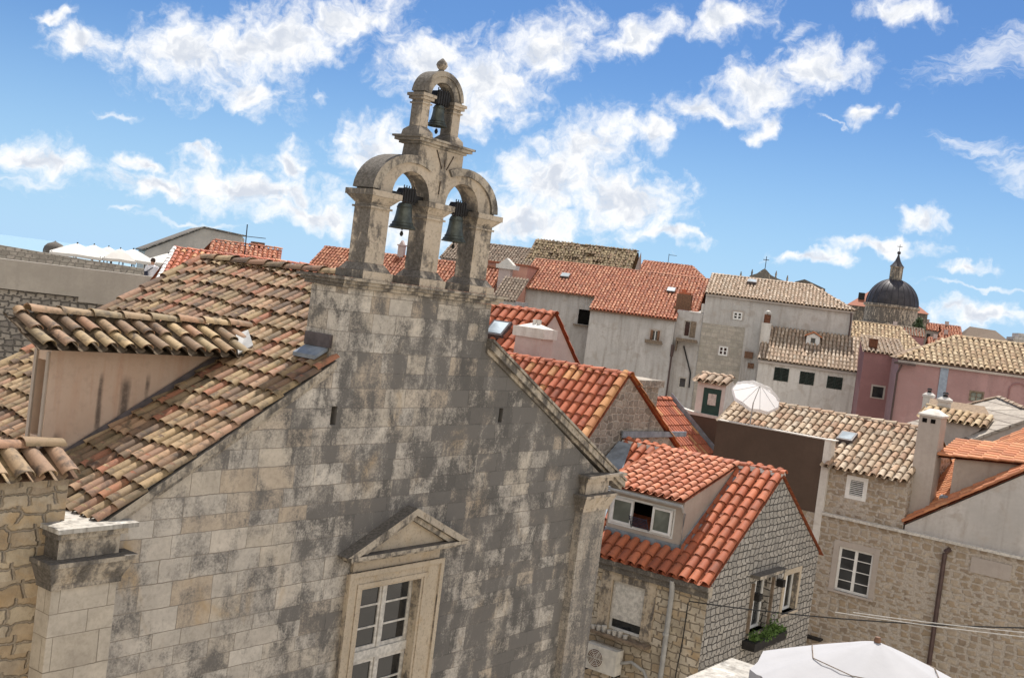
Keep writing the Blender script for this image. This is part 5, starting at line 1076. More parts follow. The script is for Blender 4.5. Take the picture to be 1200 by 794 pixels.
bw = Thing('white_house', 'white house with three dark shuttered windows and a tiny roof dormer', 'house', RC, (1, 74, 0))
q = MB(); q.wall('v', 72, [(-2.15, 0), (4.15, 0), (4.15, 14.12), (-2.15, 14.16)], [(-1.12, -0.23, 12.95, 13.78), (0.45, 1.33, 12.95, 13.74), (2.11, 3.03, 12.92, 13.68)], 0.12)
q.wall('U', 4.15, [(72, 0), (75.0, 0), (75.0, 16.2), (72, 14.12)]); q.wall('L', -2.15, [(72, 0), (75.0, 0), (75.0, 16.2), (72, 14.12)])
bw.part('wall', q, m_plas_white, smooth=False)
for a0, a1, z0, z1 in ((-1.12, -0.23, 12.95, 13.78), (0.45, 1.33, 12.95, 13.74), (2.11, 3.03, 12.92, 13.68)):
    q = MB(); mid_ = (a0+a1)/2
    for s0, s1 in ((a0, mid_-0.01), (mid_+0.01, a1)):
        q.fbox('v', 72, s0, s0+0.06, -0.03, 0.02, z0, z1); q.fbox('v', 72, s1-0.06, s1, -0.03, 0.02, z0, z1)
        for k in range(9):
            zz = z0+(z1-z0)*(k+0.5)/9; q.fbox('v', 72, s0+0.06, s1-0.06, -0.02, 0.01, zz-0.03, zz+0.022)
    bw.part('shutter', q, m_shutter)
ev, L = slopevec(75.0-71.8, 16.27-14.16)
q = MB()
def bwin(u, v): return v < L-0.1 and abs(u-3.35) > 0.45 or v < 2.6
q.tiles((-2.25, 71.8, 14.16), (1, 0, 0), ev, 6.55, L, 0.235, 0.42, 4, 0.01, False, None, 0.0, rad=0.40); bw.part('tile_roof', q, [m_tile_tan, m_under_tan])
rz = lambda v: 14.16+(v-71.8)*(16.27-14.16)/3.2
q = MB(); q.wall('v', 73.75, [(0.55, 15.35), (1.38, 15.35), (1.38, 15.98), (0.965, 16.18), (0.55, 15.98)], [(0.78, 1.16, 15.50, 15.92)], 0.06); q.wall('U', 1.38, [(73.75, 15.3), (74.75, 15.98), (73.75, 15.98)]); q.wall('L', 0.55, [(73.75, 15.3), (74.75, 15.98), (73.75, 15.98)])
d_ = bw.part('dormer', q, m_white, smooth=False)
q = MB(); q.prism('v', 73.62, 0, 1.2, [(0.42, 15.93), (0.965, 16.22), (1.51, 15.93), (1.51, 16.01), (0.965, 16.31), (0.42, 16.01)]); bw.part('dormer_roof', q, m_tile_org, d_)
window(bw, 'v', 73.75, 0.78, 1.16, 15.50, 15.92, 0.03, 0.05, 1, 1, m_white, m_glass, 0.02, None, 0.05, False, parent=d_)
q = MB(); q.box(-2.32, -1.72, 73.3, 73.9, 14.9, 16.45); ck = bw.part('chimney', q, m_plas_white); q = MB(); q.box(-2.22, -1.82, 73.4, 73.8, 16.453, 17.0); bw.part('chimney_pot', q, m_rust, ck); q = MB(); q.lathe((-2.02, 73.6, 17.1), [(0.001, 0.18), (0.15, 0.12), (0.2, 0.0), (0.001, 0.0)], 10); q.tube([(-2.02, 73.6, 17.0), (-2.02, 73.6, 17.1)], 0.08, 6); bw.part('chimney_cowl', q, m_oldwhite, ck)
q = MB(); q.box(-2.2, 4.2, 71.85, 72, 13.95, 14.08); bw.part('eaves', q, m_plas_beige)

bw.o.scale = (1.032, 1.032, 1.032); bw.o.location = Vector((bw.o.location.x*1.032, bw.o.location.y*1.032, 16-16*1.032))
p1 = Thing('rose_house', 'narrow dark rose house with one small window beside the white house', 'house', RC, (4.9, 70, 0))
q = MB(); q.wall('v', 69, [(3.9, 0), (6.2, 0), (6.2, 15.40), (3.9, 15.52)], [(4.64, 5.26, 12.90, 13.54)], 0.12); q.wall('L', 3.9, [(69, 0), (75, 0), (75, 16.2), (69, 15.5)]); q.wall('B', 75, [(3.9, 0), (6.2, 0), (6.2, 16.2), (3.9, 16.2)])
p1.part('wall', q, m_plas_rose, smooth=False)
window(p1, 'v', 69, 4.64, 5.26, 12.90, 13.54, 0.08, 0.04, 1, 1, m_iron, m_glass, 0.02, m_plas_beige, 0.09, True)
ev, L = slopevec(6, 0.9)
q = MB(); q.tiles((3.8, 68.85, 15.50), (1, 0, 0), ev, 2.5, L, 0.25, 0.42, 4, 0.01, False, None, 0, rad=0.4); q.ridge((3.85, 74.9, 16.4), (6.3, 74.9, 16.4), 0.12, 0.45, 5, 0)
p1.part('tile_roof', q, [m_tile_tan, m_under_tan])
q = MB(); q.box(4.15, 4.65, 70.0, 70.5, 15.5, 16.3); p1.part('chimney', q, m_rust)
p2 = Thing('pink_house', 'long pink rendered house with a honey coloured hipped barrel tile roof on the right', 'house', RC, (12, 66, 0))
q = MB(); q.wall('v', 64, [(5.47, 0), (22, 0), (22, 15.42), (5.47, 15.34)], [(9.28, 9.90, 13.62, 14.14)], 0.10); q.wall('L', 5.47, [(64, 0), (72, 0), (72, 15.34), (64, 15.34)]); q.wall('B', 72, [(5.47, 0), (22, 0), (22, 15.4), (5.47, 15.4)])
p2.part('wall', q, m_plas_pink, smooth=False)
window(p2, 'v', 64, 9.28, 9.90, 13.62, 14.14, 0.05, 0.05, 2, 2, m_oldwood, m_glassg, 0.03, m_oldwood, 0.06, False)
q = MB(); q.fbox('v', 64, 7.62, 8.03, -0.04, 0.0, 12.0, 15.35); p2.part('blue_grey_strip', q, plain('blue_grey_paint', (0.26, 0.30, 0.36), 0.8))
q = MB(); q.tube([(11.15, 63.95, 13.2), (11.15, 63.95, 14.6), (11.3, 63.95, 14.82), (11.6, 63.95, 14.9), (11.9, 63.95, 14.82), (12.05, 63.95, 14.6), (12.05, 63.95, 13.2)], 0.035, 6); p2.part('blind_arch', q, m_plas_rose)
ev, L = slopevec(67.6-63.8, 17.02-15.40)
q = MB()
def p2in(u, v): return u > v*0.80
q.tiles((5.3, 63.8, 15.40), (1, 0, 0), ev, 16.7, L, 0.30, 0.42, 4, 0.01, False, p2in, 0, base=[(0, 0), (16.7, 0), (16.7, L), (L*0.8, L)], rad=0.40)
hx = 5.3+L*0.80
q.quad((5.3, 63.8, 15.4), (hx, 67.6, 17.0), (5.3, 72.2, 15.4), mi=1); q.quad((hx, 67.6, 17.0), (22, 67.6, 17.0), (22, 72.2, 15.3), (5.3, 72.2, 15.3), mi=1)
q.ridge((5.3, 63.8, 15.40), (hx, 67.6, 17.0), 0.13, 0.45, 5, 0); q.ridge((22, 67.6, 17.0), (hx, 67.6, 17.0), 0.13, 0.45, 5, 0)
p2.part('tile_roof', q, [m_tile_yt, m_under_tan])
q = MB(); q.box(5.4, 22, 63.85, 64, 15.2, 15.32); p2.part('eaves', q, m_plas_beige)
q = MB(); q.box(5.2, 6.3, 63.6, 63.98, 15.08, 15.2); q.tube([(5.6, 63.7, 15.05), (5.45, 63.85, 14.6), (5.42, 63.9, 0)], 0.06, 6); p2.part('gutter', q, m_pipe_b)
qh = Thing('hip_roof_house', 'house with a speckled tan hipped roof below the dark dome', 'house', RC, (5.5, 83, 0))
q = MB(); q.box(3.6, 8.4, 79.5, 85, 0, 15.9); qh.part('wall', q, m_plas_beige)
ev, L = slopevec(82.8-79.3, 17.38-15.75)
q = MB()
def qin(u, v): return u < 5.0-v*0.45
q.tiles((3.5, 79.3, 15.75), (1, 0, 0), ev, 5.0, L, 0.25, 0.42, 4, 0.012, False, qin, 0, base=[(0, 0), (5.0, 0), (5.0-L*0.45, L), (0, L)], rad=0.40); q.ridge((8.5, 79.3, 15.75), (8.5-L*0.45, 82.8, 17.36), 0.13, 0.45, 5, 0); q.ridge((8.5-L*0.45, 82.8, 17.36), (3.5, 82.8, 17.36), 0.13, 0.45, 5, 0); q.quad((8.5, 79.3, 15.75), (8.5, 86, 15.75), (8.5-L*0.45, 82.8, 17.36), mi=1); q.quad((3.5, 82.8, 17.36), (8.5-L*0.45, 82.8, 17.36), (8.5, 86, 15.7), (3.5, 86, 15.7), mi=1)
qh.part('tile_roof', q, [m_tile_yt, m_under_tan])

# ---- roofs behind the back row
rn = Thing('ruined_roof_house', 'dilapidated house with a mossy brown roof of broken slipping tiles behind the red roof', 'house', RC, (-18, 94, 0))
q = MB(); q.wall('v', 92, [(-23.2, 0), (-13.9, 0), (-13.9, 18.2), (-23.2, 18.2)]); q.wall('L', -23.2, [(92, 0), (99, 0), (99, 18.2), (96, 21.3), (92, 18.4)]); q.wall('U', -13.9, [(92, 0), (99, 0), (99, 18.2), (96, 21.3), (92, 18.4)])
rn.part('wall', q, m_plas_tan, smooth=False)
ev, L = slopevec(96-91.8, 21.36-18.3)
q = MB(); q.tiles((-23.2, 91.8, 18.3), (1, 0, 0), ev, 9.0, L, 0.27, 0.40, 4, 0.03, False, None, 0, rad=0.40, stag=0.5, miss=0.10, lift=0.04)
for (a, b) in ((1.6, 2.8), (3.2, 2.6), (5.6, 2.5), (4.6, 3.4)):
    O = Vector((-23.2, 91.8, 18.3))+Vector(ev)*b+Vector((a, 0, 0.12)); q.tiles(O, (1, 0.1, 0.02), (0, 0.9, 0.18), 1.0, 1.1, 0.25, 0.36, 4, 0.05, False, None, 0, rad=0.4, lift=0.05)
q.ridge((-23.2, 96, 21.25), (-14.1, 96, 21.25), 0.15, 0.45, 5, 0, jit=0.05); q.quad((-23.2, 96, 21.2), (-14.1, 96, 21.2), (-14.1, 100, 18.2), (-23.2, 100, 18.2), mi=1); q.ridge((-23.2, 91.8, 18.35), (-23.2, 96, 21.3), 0.13, 0.45, 5, 0)
rn.part('tile_roof', q, [m_tile_ruin, m_tile_ruin])
rr_ = Thing('red_hip_house', 'house with a plain red hipped roof and an aerial, right of the ruined roof', 'house', RC, (-11, 97, 0))
q = MB(); q.box(-14.0, -7.9, 96, 101, 0, 19.4); rr_.part('wall', q, m_plas_beige)
ev, L = slopevec(99.4-95.8, 20.75-19.35)
q = MB()
def rin(u, v): return u < 6.2-v*0.50
q.tiles((-14.1, 95.8, 19.35), (1, 0, 0), ev, 6.3, L, 0.27, 0.42, 4, 0.01, False, rin, 0, base=[(0, 0), (6.3, 0), (6.3-L*0.5, L), (0, L)], rad=0.4); q.ridge((-7.8, 95.8, 19.35), (-7.8-L*0.5, 99.4, 20.7), 0.13, 0.45, 5, 0); q.ridge((-7.8-L*0.5, 99.4, 20.7), (-14.1, 99.4, 20.7), 0.13, 0.45, 5, 0); q.quad((-7.8, 95.8, 19.35), (-7.8, 102, 19.3), (-7.8-L*0.5, 99.4, 20.7), mi=1); q.quad((-14.1, 99.4, 20.7), (-7.8-L*0.5, 99.4, 20.7), (-7.8, 102, 19.3), (-14.1, 102, 19.3), mi=1)
rr_.part('tile_roof', q, [m_tile_back, m_under_red])
q = MB(); q.tube([(-11.9, 99.4, 20.6), (-11.9, 99.4, 21.6)], 0.025, 5); q.tube([(-11.9, 99.4, 21.5), (-11.2, 99.4, 21.5)], 0.02, 5); rr_.part('aerial', q, m_iron)
dk_ = Thing('brown_roof_house', 'house with a dull brown tile roof between the bell gable and the ruined roof', 'house', RC, (-25, 94, 0))
q = MB(); q.box(-30.5, -22.3, 92, 99, 0, 18.7); dk_.part('wall', q, m_plas_tan)
ev, L = slopevec(95.5-91.8, 20.42-18.6)
q = MB(); q.tiles((-30.6, 91.8, 18.6), (1, 0, 0), ev, 8.3, L, 0.27, 0.42, 4, 0.015, False, None, 0, rad=0.4, basez=-0.01); q.ridge((-30.6, 95.5, 20.4), (-22.3, 95.5, 20.4), 0.14, 0.45, 5, 0); q.quad((-30.6, 95.5, 20.38), (-22.3, 95.5, 20.38), (-22.3, 99.5, 18.5), (-30.6, 99.5, 18.5), mi=1)
dk_.part('tile_roof', q, [m_tile_brn, m_tile_brn])
# long red roofs seen through the bell arches
ra = Thing('red_roof_house', 'long house with a sun faded red roof seen through the arches of the bell gable', 'house', RC, (-27, 76, 0))
q = MB(); q.box(-35.2, -21.2, 74.5, 82, 0, 15.6); ra.part('wall', q, m_plas_pinkish)
ev, L = slopevec(78.5-74.3, 18.03-15.5)
q = MB(); q.tiles((-35.3, 74.3, 15.5), (1, 0, 0), ev, 14.2, L, 0.26, 0.42, 4, 0.012, False, None, 0, rad=0.4); q.ridge((-21.1, 78.5, 18.0), (-35.3, 78.5, 18.0), 0.13, 0.45, 5, 0); q.quad((-35.3, 78.5, 18), (-21.1, 78.5, 18), (-21.1, 82.2, 15.5), (-35.3, 82.2, 15.5), mi=1)
ra.part('tile_roof', q, [m_tile_back, m_under_red])
for (a, z1, w_) in ((-29.1, 18.75, 0.22), (-31.2, 18.4, 0.3)):
    q = MB(); q.box(a-w_, a+w_, 78.2, 78.7, 17.5, z1); c_2 = ra.part('chimney', q, m_plas_pinkish); q = MB(); q.box(a-w_*1.25, a+w_*1.25, 78.1, 78.8, z1+0.003, z1+0.1); q.prism('v', 78.25, 0, 0.4, [(a-w_*0.8, z1+0.103), (a+w_*0.8, z1+0.103), (a, z1+0.42)]); ra.part('chimney_cap', q, m_plas_pinkish, c_2)
pk = Thing('pink_house', 'salmon pink house wall with a peaked pink chimney below the dull brown roof', 'house', RC, (-20, 77, 0))
q = MB(); q.box(-22.4, -19.4, 78.6, 83, 0, 18.35); pk.part('wall', q, m_tile_back if False else plaster('salmon_wall', (0.50, 0.27, 0.21), (0.3, 0.18, 0.14), 0.4))
q = MB(); q.box(-22.5, -19.3, 78.4, 83.2, 18.353, 18.47); pk.part('roof_edge', q, m_tile_back)
q = MB(); q.box(-20.95, -20.1, 76.5, 77.2, 16.5, 17.95); c_2 = pk.part('chimney', q, m_plas_pinkish); q = MB(); q.box(-21.15, -19.7, 76.3, 77.4, 17.953, 18.25); q.prism('v', 76.4, 0, 0.8, [(-21.0, 18.253), (-19.9, 18.253), (-20.45, 18.72)]); pk.part('chimney_cap', q, m_plas_white, c_2)
sb = Thing('brown_tile_house', 'low house with a small dull brown tile roof left of the grey townhouse wall', 'house', RC, (-19.5, 74, 0))
q = MB(); q.box(-20.0, -18.4, 72.2, 76, 0, 15.75); sb.part('wall', q, m_plas_grey)
ev, L = slopevec(3.0, 1.62)
q = MB(); q.tiles((-20.05, 72.0, 15.75), (1, 0, 0), ev, 1.75, L, 0.22, 0.38, 4, 0.008, False, None, 0, rad=0.4); sb.part('tile_roof', q, [m_tile_brn, m_tile_brn])

# ================================================================== FAR LEFT: sea wall, umbrellas, roofs
fw = Thing('fortress_wall', 'massive grey stone sea wall with a rendered parapet band at the far left', 'wall', RD, (0, 48, 0))
q = MB(); q.box(-30, 14, 47.15, 64, 0, 13.85); q.box(-30, 14, 47.6, 64, 13.853, 13.95); fw.part('stone_base', q, m_fort, smooth=False)
q = MB(); q.box(-30, 14, 47.0, 47.6, 13.87, 15.0); q.box(0.0, 14, 46.998, 47.02, 13.68, 13.869); fw.part('rendered_band', q, m_fort_pl, smooth=False)
q = MB(); q.prism('v', 51, 0, 0.5, [(-30, 13.95), (14, 13.95), (14, 14.9), (3.26, 15.19), (0.1, 15.30), (-3.24, 15.47), (-30, 16.6)]); fw.part('parapet', q, m_fort_par, smooth=False)
UM = ((-0.32, 15.93, 1.30, 'leftmost white market umbrella of the row on the sea wall'), (0.46, 15.97, 1.05, 'second market umbrella from the left on the sea wall'), (1.17, 15.97, 0.9, 'white market umbrella, third from the left in the row on the sea wall'), (1.70, 15.95, 0.85, 'small white umbrella peak, third from the right on the sea wall'), (2.35, 16.0, 1.20, 'white market umbrella right above the walking person on the sea wall'), (4.13, 16.02, 1.25, 'rightmost white market umbrella beside the red tile verge'))
def mk_umb():
    t_ = Thing('market_umbrella', 'x', 'umbrella', RD, (0, 0, 0), 'white market umbrellas on the sea wall')
    q = MB(); umbrella_canopy(q, (0, 0, 0), (0, 0, 1), 1.35, 0.52, 4, 0.14); a45 = pi/4
    q.v = [(x*cos(a45)-y*sin(a45), x*sin(a45)+y*cos(a45), z) for x, y, z in q.v]; t_.part('canopy', q, m_canvas2)
    q = MB(); q.tube([(0, 0, 0.06), (0, 0, -2.1)], 0.03, 6); t_.part('pole', q, m_iron)
    for sx_, sy_ in ((1, 1), (1, -1), (-1, 1), (-1, -1)):
        q = MB(); q.tube([(0.85*sx_, 0.85*sy_, -0.50), (0.85*sx_, 0.85*sy_, -2.1)], 0.022, 5); t_.part('corner_post', q, m_iron)
    return t_.o
proto = mk_umb()
ca, sa = cos(radians(RD)), sin(radians(RD))
for i, (u, z, sc, lab) in enumerate(UM):
    if i == 0: o = proto
    else:
        o = proto.copy(); COL.objects.link(o)
        for chd in list(proto.children):
            c = chd.copy(); COL.objects.link(c); c.parent = o
    v = 60+(i % 3)*0.9-0.6
    o.location = (u*ca-v*sa, u*sa+v*ca, z); o.scale = (sc, sc, 1.0); o['label'] = lab
q = MB(); q.lathe((-1.57*1.0, 70, 15.0), [(0.62, -2), (0.62, 0.35), (0.56, 0.55), (0.40, 0.72), (0.18, 0.80), (0.05, 0.86), (0.001, 0.92)], 14); solo('sentry_turret', q, m_carved_dark, RD, (-1.57, 70, 13), 'small grey domed stone turret at the left end of the market umbrellas', 'turret')
# walking person on the wall
def skin_body(nodes, edges, radii):
    me = bpy.data.meshes.new('person_body'); me.from_pydata(nodes, edges, [])
    o = bpy.data.objects.new('person_body', me); COL.objects.link(o)
    o.modifiers.new('skin', 'SKIN'); o.modifiers.new('sub', 'SUBSURF').levels = 1; o.modifiers['sub'].render_levels = 2
    for i, r in enumerate(radii): me.skin_vertices[0].data[i].radius = r if isinstance(r, tuple) else (r, r)
    me.skin_vertices[0].data[0].use_root = True
    return o
pt = Thing('person', 'person in a white t-shirt with a dark shoulder bag walking on the sea wall', 'person', RD, (2.68, 48.3, 13.95))
me = bpy.data.meshes.new('body')
J = [(0,0,0.95),(0,0,1.15),(0,0,1.38),(0,0,1.50),(0,-0.01,1.60),(0,-0.02,1.72),(0.17,0,1.42),(0.24,0.02,1.14),(0.25,-0.10,0.92),(-0.17,0,1.42),(-0.24,-0.02,1.14),(-0.22,-0.14,0.95),(0.09,0,0.88),(0.11,-0.12,0.48),(0.11,-0.05,0.06),(0.11,-0.20,0.04),(-0.09,0,0.88),(-0.10,0.10,0.48),(-0.10,0.22,0.08),(-0.10,0.10,0.04)]
ED = [(0,1),(1,2),(2,3),(3,4),(4,5),(2,6),(6,7),(7,8),(2,9),(9,10),(10,11),(0,12),(12,13),(13,14),(14,15),(0,16),(16,17),(17,18),(18,19)]
RR = [(0.16,0.11),(0.145,0.10),(0.15,0.10),(0.055,0.055),(0.085,0.10),(0.075,0.09),(0.065,0.065),(0.042,0.042),(0.035,0.035),(0.065,0.065),(0.042,0.042),(0.035,0.035),(0.085,0.085),(0.06,0.06),(0.042,0.042),(0.035,0.03),(0.085,0.085),(0.06,0.06),(0.042,0.042),(0.035,0.03)]
me.from_pydata(J, ED, []); me.materials.append(m_skin)
bo = bpy.data.objects.new('body', me); COL.objects.link(bo); bo.parent = pt.o
bo.modifiers.new('skin', 'SKIN'); sb_ = bo.modifiers.new('sub', 'SUBSURF'); sb_.levels = 1; sb_.render_levels = 2
if not me.skin_vertices: me.attributes.new('skin', 'FLOAT', 'POINT')
for i, r in enumerate(RR):
    me.skin_vertices[0].data[i].radius = r
me.skin_vertices[0].data[0].use_root = True
PX, PYY, PZ = pt.base
def pl(prof, name, m, seg=14, ex_=1.0, ey=0.72):
    q = MB(); q.lathe((0, 0, 0), prof, seg); q.v = [(x*ex_+PX, y*ey+PYY, z+PZ) for x, y, z in q.v]; return pt.part(name, q, m)
pl([(0.20, 0.86), (0.20, 0.95), (0.19, 1.15), (0.21, 1.32), (0.19, 1.44), (0.08, 1.51), (0.07, 1.50)], 'shirt', m_shirt)
q = MB()
for sx_ in (1, -1): q.tube([(PX+0.14*sx_, PYY, PZ+1.43), (PX+0.20*sx_, PYY, PZ+1.36), (PX+0.235*sx_, PYY, PZ+1.20)], [0.085, 0.085, 0.075], 8)
pt.part('sleeves', q, m_shirt)
q = MB(); q.tube([(PX, PYY, PZ+0.95), (PX+0.09, PYY, PZ+0.86), (PX+0.11, PYY-0.12, PZ+0.48), (PX+0.11, PYY-0.05, PZ+0.12)], [0.12, 0.11, 0.085, 0.07], 8); q.tube([(PX, PYY, PZ+0.95), (PX-0.09, PYY, PZ+0.86), (PX-0.10, PYY+0.10, PZ+0.48), (PX-0.10, PYY+0.22, PZ+0.12)], [0.12, 0.11, 0.085, 0.07], 8); pt.part('trousers', q, m_trouser)
pl([(0.001, 1.80), (0.06, 1.79), (0.098, 1.72), (0.10, 1.66), (0.09, 1.63)], 'hair', m_hair, 12, 1.0, 1.15)
q = MB(); q.box(PX-0.30, PX-0.16, PYY-0.24, PYY-0.12, PZ+1.0, PZ+1.22); q.tube([(PX-0.23, PYY-0.15, PZ+1.2), (PX-0.05, PYY-0.16, PZ+1.35), (PX+0.12, PYY-0.08, PZ+1.46)], 0.018, 5); solo('shoulder_bag', q, m_bag, RD, (PX-0.2, PYY-0.18, PZ+1.0), 'small dark shoulder bag hanging at the side of the person in white', 'bag')

r1 = Thing('red_roof_house', 'house with a bright red roof and white verge beside the person on the wall', 'house', RD, (4, 39, 0))
q = MB(); q.box(2.6, 7.5, 37.1, 43, 0, 14.9); r1.part('wall', q, m_plas_beige)
l_ = sqrt(3**2+1.18**2)
q = MB(); OO = Vector((2.2, 36.9, 15.02)); q.tiles(OO, (1, 0, 0.0), (0.22, 3.0/l_, 1.18/l_), 4.8, l_*1.03, 0.20, 0.32, 6, 0.006, False, None, 0.0, rad=0.4)
q.ridge((2.85, 40, 16.2), (7.6, 40, 16.2), 0.10, 0.42, 6); q.quad((2.85, 40, 16.18), (7.6, 40, 16.18), (7.6, 43.4, 14.8), (2.3, 43.4, 14.8), mi=1)
r1.part('tile_roof', q, [m_tile_redy, m_under_red])
q = MB(); q.ridge((2.2, 36.9, 15.04), (2.88, 40.0, 16.24), 0.075, 0.3, 6); r1.part('white_verge', q, m_white)
r2 = Thing('faded_roof_house', 'house with a sun bleached tile roof carrying the ridge below the grey stone gable', 'house', RD, (7, 54, 0))
q = MB(); q.box(5.0, 9.0, 51.8, 58, 0, 15.9); r2.part('wall', q, m_plas_beige)
ev, L = slopevec(55-51.5, 16.88-15.75)
q = MB(); q.tiles((5.0, 51.5, 15.75), (1, 0, 0), (0.16, ev[1], ev[2]), 3.35, L*1.01, 0.23, 0.40, 5, 0.01, False, None, 0.0, rad=0.4); q.ridge((5.75, 55, 16.88), (8.95, 55, 16.9), 0.11, 0.42, 6); q.quad((5.6, 55, 16.86), (8.95, 55, 16.86), (8.95, 58.2, 15.7), (5, 58.2, 15.7), mi=1)
r2.part('tile_roof', q, [m_tile_back, m_under_red])
q = MB(); q.box(7.5, 8.1, 55.1, 55.7, 16.3, 17.1); r2.part('chimney', q, m_brownwood)
an = Thing('aerial', 'thin television aerial mast with one side arm above the old church roof ridge', 'aerial', RD, (5.88, 45, 14.9))
q = MB(); q.tube([(5.93, 45, 14.5), (5.85, 45, 17.53)], 0.022, 5); an.part('mast', q, m_iron); q = MB(); q.tube([(5.87, 45, 17.06), (6.62, 45, 17.08)], 0.014, 5); an.part('arm', q, m_iron)
q = MB(); q.box(5.4, 6.4, 44.5, 45.5, 0, 14.9)
gg = Thing('stone_gable_building', 'large plain stone building with a low gable on the skyline behind the umbrellas', 'building', RD, (10, 115, 0))
q = MB(); q.prism('v', 110, 0, 14, [(5.3, 0), (14.2, 0), (14.2, 18.3), (13.87, 18.55), (10.33, 18.80), (5.43, 16.1), (5.3, 15.9)]); gg.part('wall', q, m_gable_far, smooth=False)
q = MB(); q.prism('v', 109.7, 0, 14.6, [(5.0, 15.98), (10.33, 18.86), (14.3, 18.55), (14.3, 18.67), (10.33, 18.98), (5.0, 16.12)]); gg.part('roof_edge', q, m_carved_dark)

# ================================================================== FAR RIGHT: cathedral dome, church top, small houses
R0 = 0
dm_ = Thing('cathedral_dome', 'dark ribbed lead dome on a round stone drum with a slim lantern', 'dome', 0, (161.85, 52.0, 0))
DC = (161.85, 52.0, 0)
q = MB(); q.lathe((DC[0], DC[1], 0), [(3.7, 0), (3.7, 18.9), (3.85, 19.0), (3.85, 19.2), (3.62, 19.25), (3.62, 21.4), (3.9, 21.5), (3.9, 21.8), (3.6, 21.85), (0.01, 21.85)], 40); dm_.part('drum', q, m_carved)
pr = [(3.62*cos(a), 21.86+3.75*sin(a)) for a in [radians(x) for x in range(0, 79, 6)]]; pr.append((0.001, 25.62))
q = MB(); q.lathe((DC[0], DC[1], 0), pr, 48)
for k in range(24):
    a = 2*pi*k/24; q.tube([(DC[0]+r*1.005*cos(a), DC[1]+r*1.005*sin(a), z) for r, z in pr[:-1]], 0.045, 4)
dl = dm_.part('dome_shell', q, m_domelead)
q = MB(); q.lathe((DC[0], DC[1], 25.3), [(0.95, 0), (0.95, 0.25), (0.80, 0.3), (0.80, 1.9), (0.95, 1.95), (0.95, 2.1), (0.001, 2.1)], 16)
for k in range(8):
    a = 2*pi*k/8; q.tube([(DC[0]+0.83*cos(a), DC[1]+0.83*sin(a), 25.6), (DC[0]+0.83*cos(a), DC[1]+0.83*sin(a), 27.2)], 0.09, 6)
ln_ = dm_.part('lantern', q, m_carved)
q = MB(); q.lathe((DC[0], DC[1], 27.4), [(1.0, 0), (0.7, 0.35), (0.40, 0.8), (0.22, 1.3), (0.10, 1.75), (0.001, 1.8)], 16); q.lathe((DC[0], DC[1], 29.15), [(0.001, 0), (0.2, 0.06), (0.28, 0.25), (0.2, 0.44), (0.001, 0.5)], 12); q.tube([(DC[0], DC[1], 29.6), (DC[0], DC[1], 30.6)], 0.04, 5); q.tube([(DC[0]-0.2, DC[1]+0.3, 30.3), (DC[0]+0.2, DC[1]-0.3, 30.3)], 0.04, 5); dm_.part('spire', q, m_domelead, ln_)
db = Thing('cathedral_block', 'stone block with low red roofs flanking the dark dome', 'building', RC, (11.5, 178, 0))
q = MB(); q.box(6.6, 17.9, 174, 186, 0, 21.3); db.part('wall', q, m_carved)
q = MB(); q.add([(6.4, 173.8, 21.3), (18.1, 173.8, 21.3), (18.1, 186.2, 21.3), (6.4, 186.2, 21.3), (10, 180, 24.2), (14.5, 180, 24.2)], [(0,1,5,4),(1,2,5),(2,3,4,5),(3,0,4),(0,1,2,3)]); db.part('roof', q, m_tile_back, smooth=False)
q = MB(); q.box(8.0, 8.9, 176, 177, 22, 23.4); db.part('chimney', q, m_iron)
tt = Thing('tree', 'small dark green tree at the right foot of the dome drum', 'tree', RC, (15.7, 163, 14))
q = MB(); q.tube([(15.7, 163, 14), (15.75, 163, 17), (15.7, 163, 19.2)], [0.22, 0.16, 0.06], 6); tt.part('trunk', q, m_bark)
q = MB(); pts = []
for k in range(900):
    c = random.choice([(15.7, 163, 19.2, 0.75), (15.4, 163.2, 18.5, 0.7), (16.1, 162.8, 18.6, 0.65), (15.8, 163, 20.0, 0.45)]); d = Vector((random.gauss(0, 1), random.gauss(0, 1), random.gauss(0, 1))).normalized()*c[3]*random.random()**0.4; pts.append((c[0]+d.x, c[1]+d.y, c[2]+d.z))
q.leaves(pts, 0.20); tt.part('crown', q, m_treeleaf)
ct_ = Thing('baroque_church', 'top of a baroque church with a cross and small statues above the tan roof', 'church', RC, (-6, 148, 0))
from math import atan2
def rc(P): a = radians(-RC); return (P[0]*cos(a)-P[1]*sin(a), P[0]*sin(a)+P[1]*cos(a))
K = rc((137.0, 61.08)); ku, kv = K
q = MB(); q.prism('v', kv, 0, 3, [(ku-1.8, 0), (ku+7.3, 0), (ku+7.3, 22.2), (ku+5.5, 22.4), (ku+3.0, 22.55), (ku+1.6, 22.9), (ku+0.9, 23.2), (ku+0.3, 23.75), (ku, 23.95), (ku-0.3, 23.75), (ku-0.9, 23.2), (ku-1.8, 22.8)]); q.prism('v', kv+4, 0, 6, [(ku+3.2, 10), (ku+8.0, 10), (ku+8.0, 22.4), (ku+5.2, 23.35), (ku+4.0, 22.9)]); ct_.part('front_wall', q, m_carved_dark, smooth=False)
q = MB(); q.tube([(ku, kv+1, 23.9), (ku, kv+1, 25.6)], 0.05, 5); q.tube([(ku-0.38, kv+1, 25.15), (ku+0.38, kv+1, 25.15)], 0.05, 5); ct_.part('cross', q, m_iron)
for da, z in ((-1.6, 22.75), (1.5, 22.9), (3.0, 22.5), (-3.0, 22.3)):
    q = MB(); q.lathe((ku+da, kv+1, z), [(0.16, 0), (0.16, 0.15), (0.08, 0.2), (0.13, 0.5), (0.09, 0.75), (0.05, 0.8), (0.08, 0.9), (0.001, 1.0)], 8); ct_.part('statue', q, m_carved)
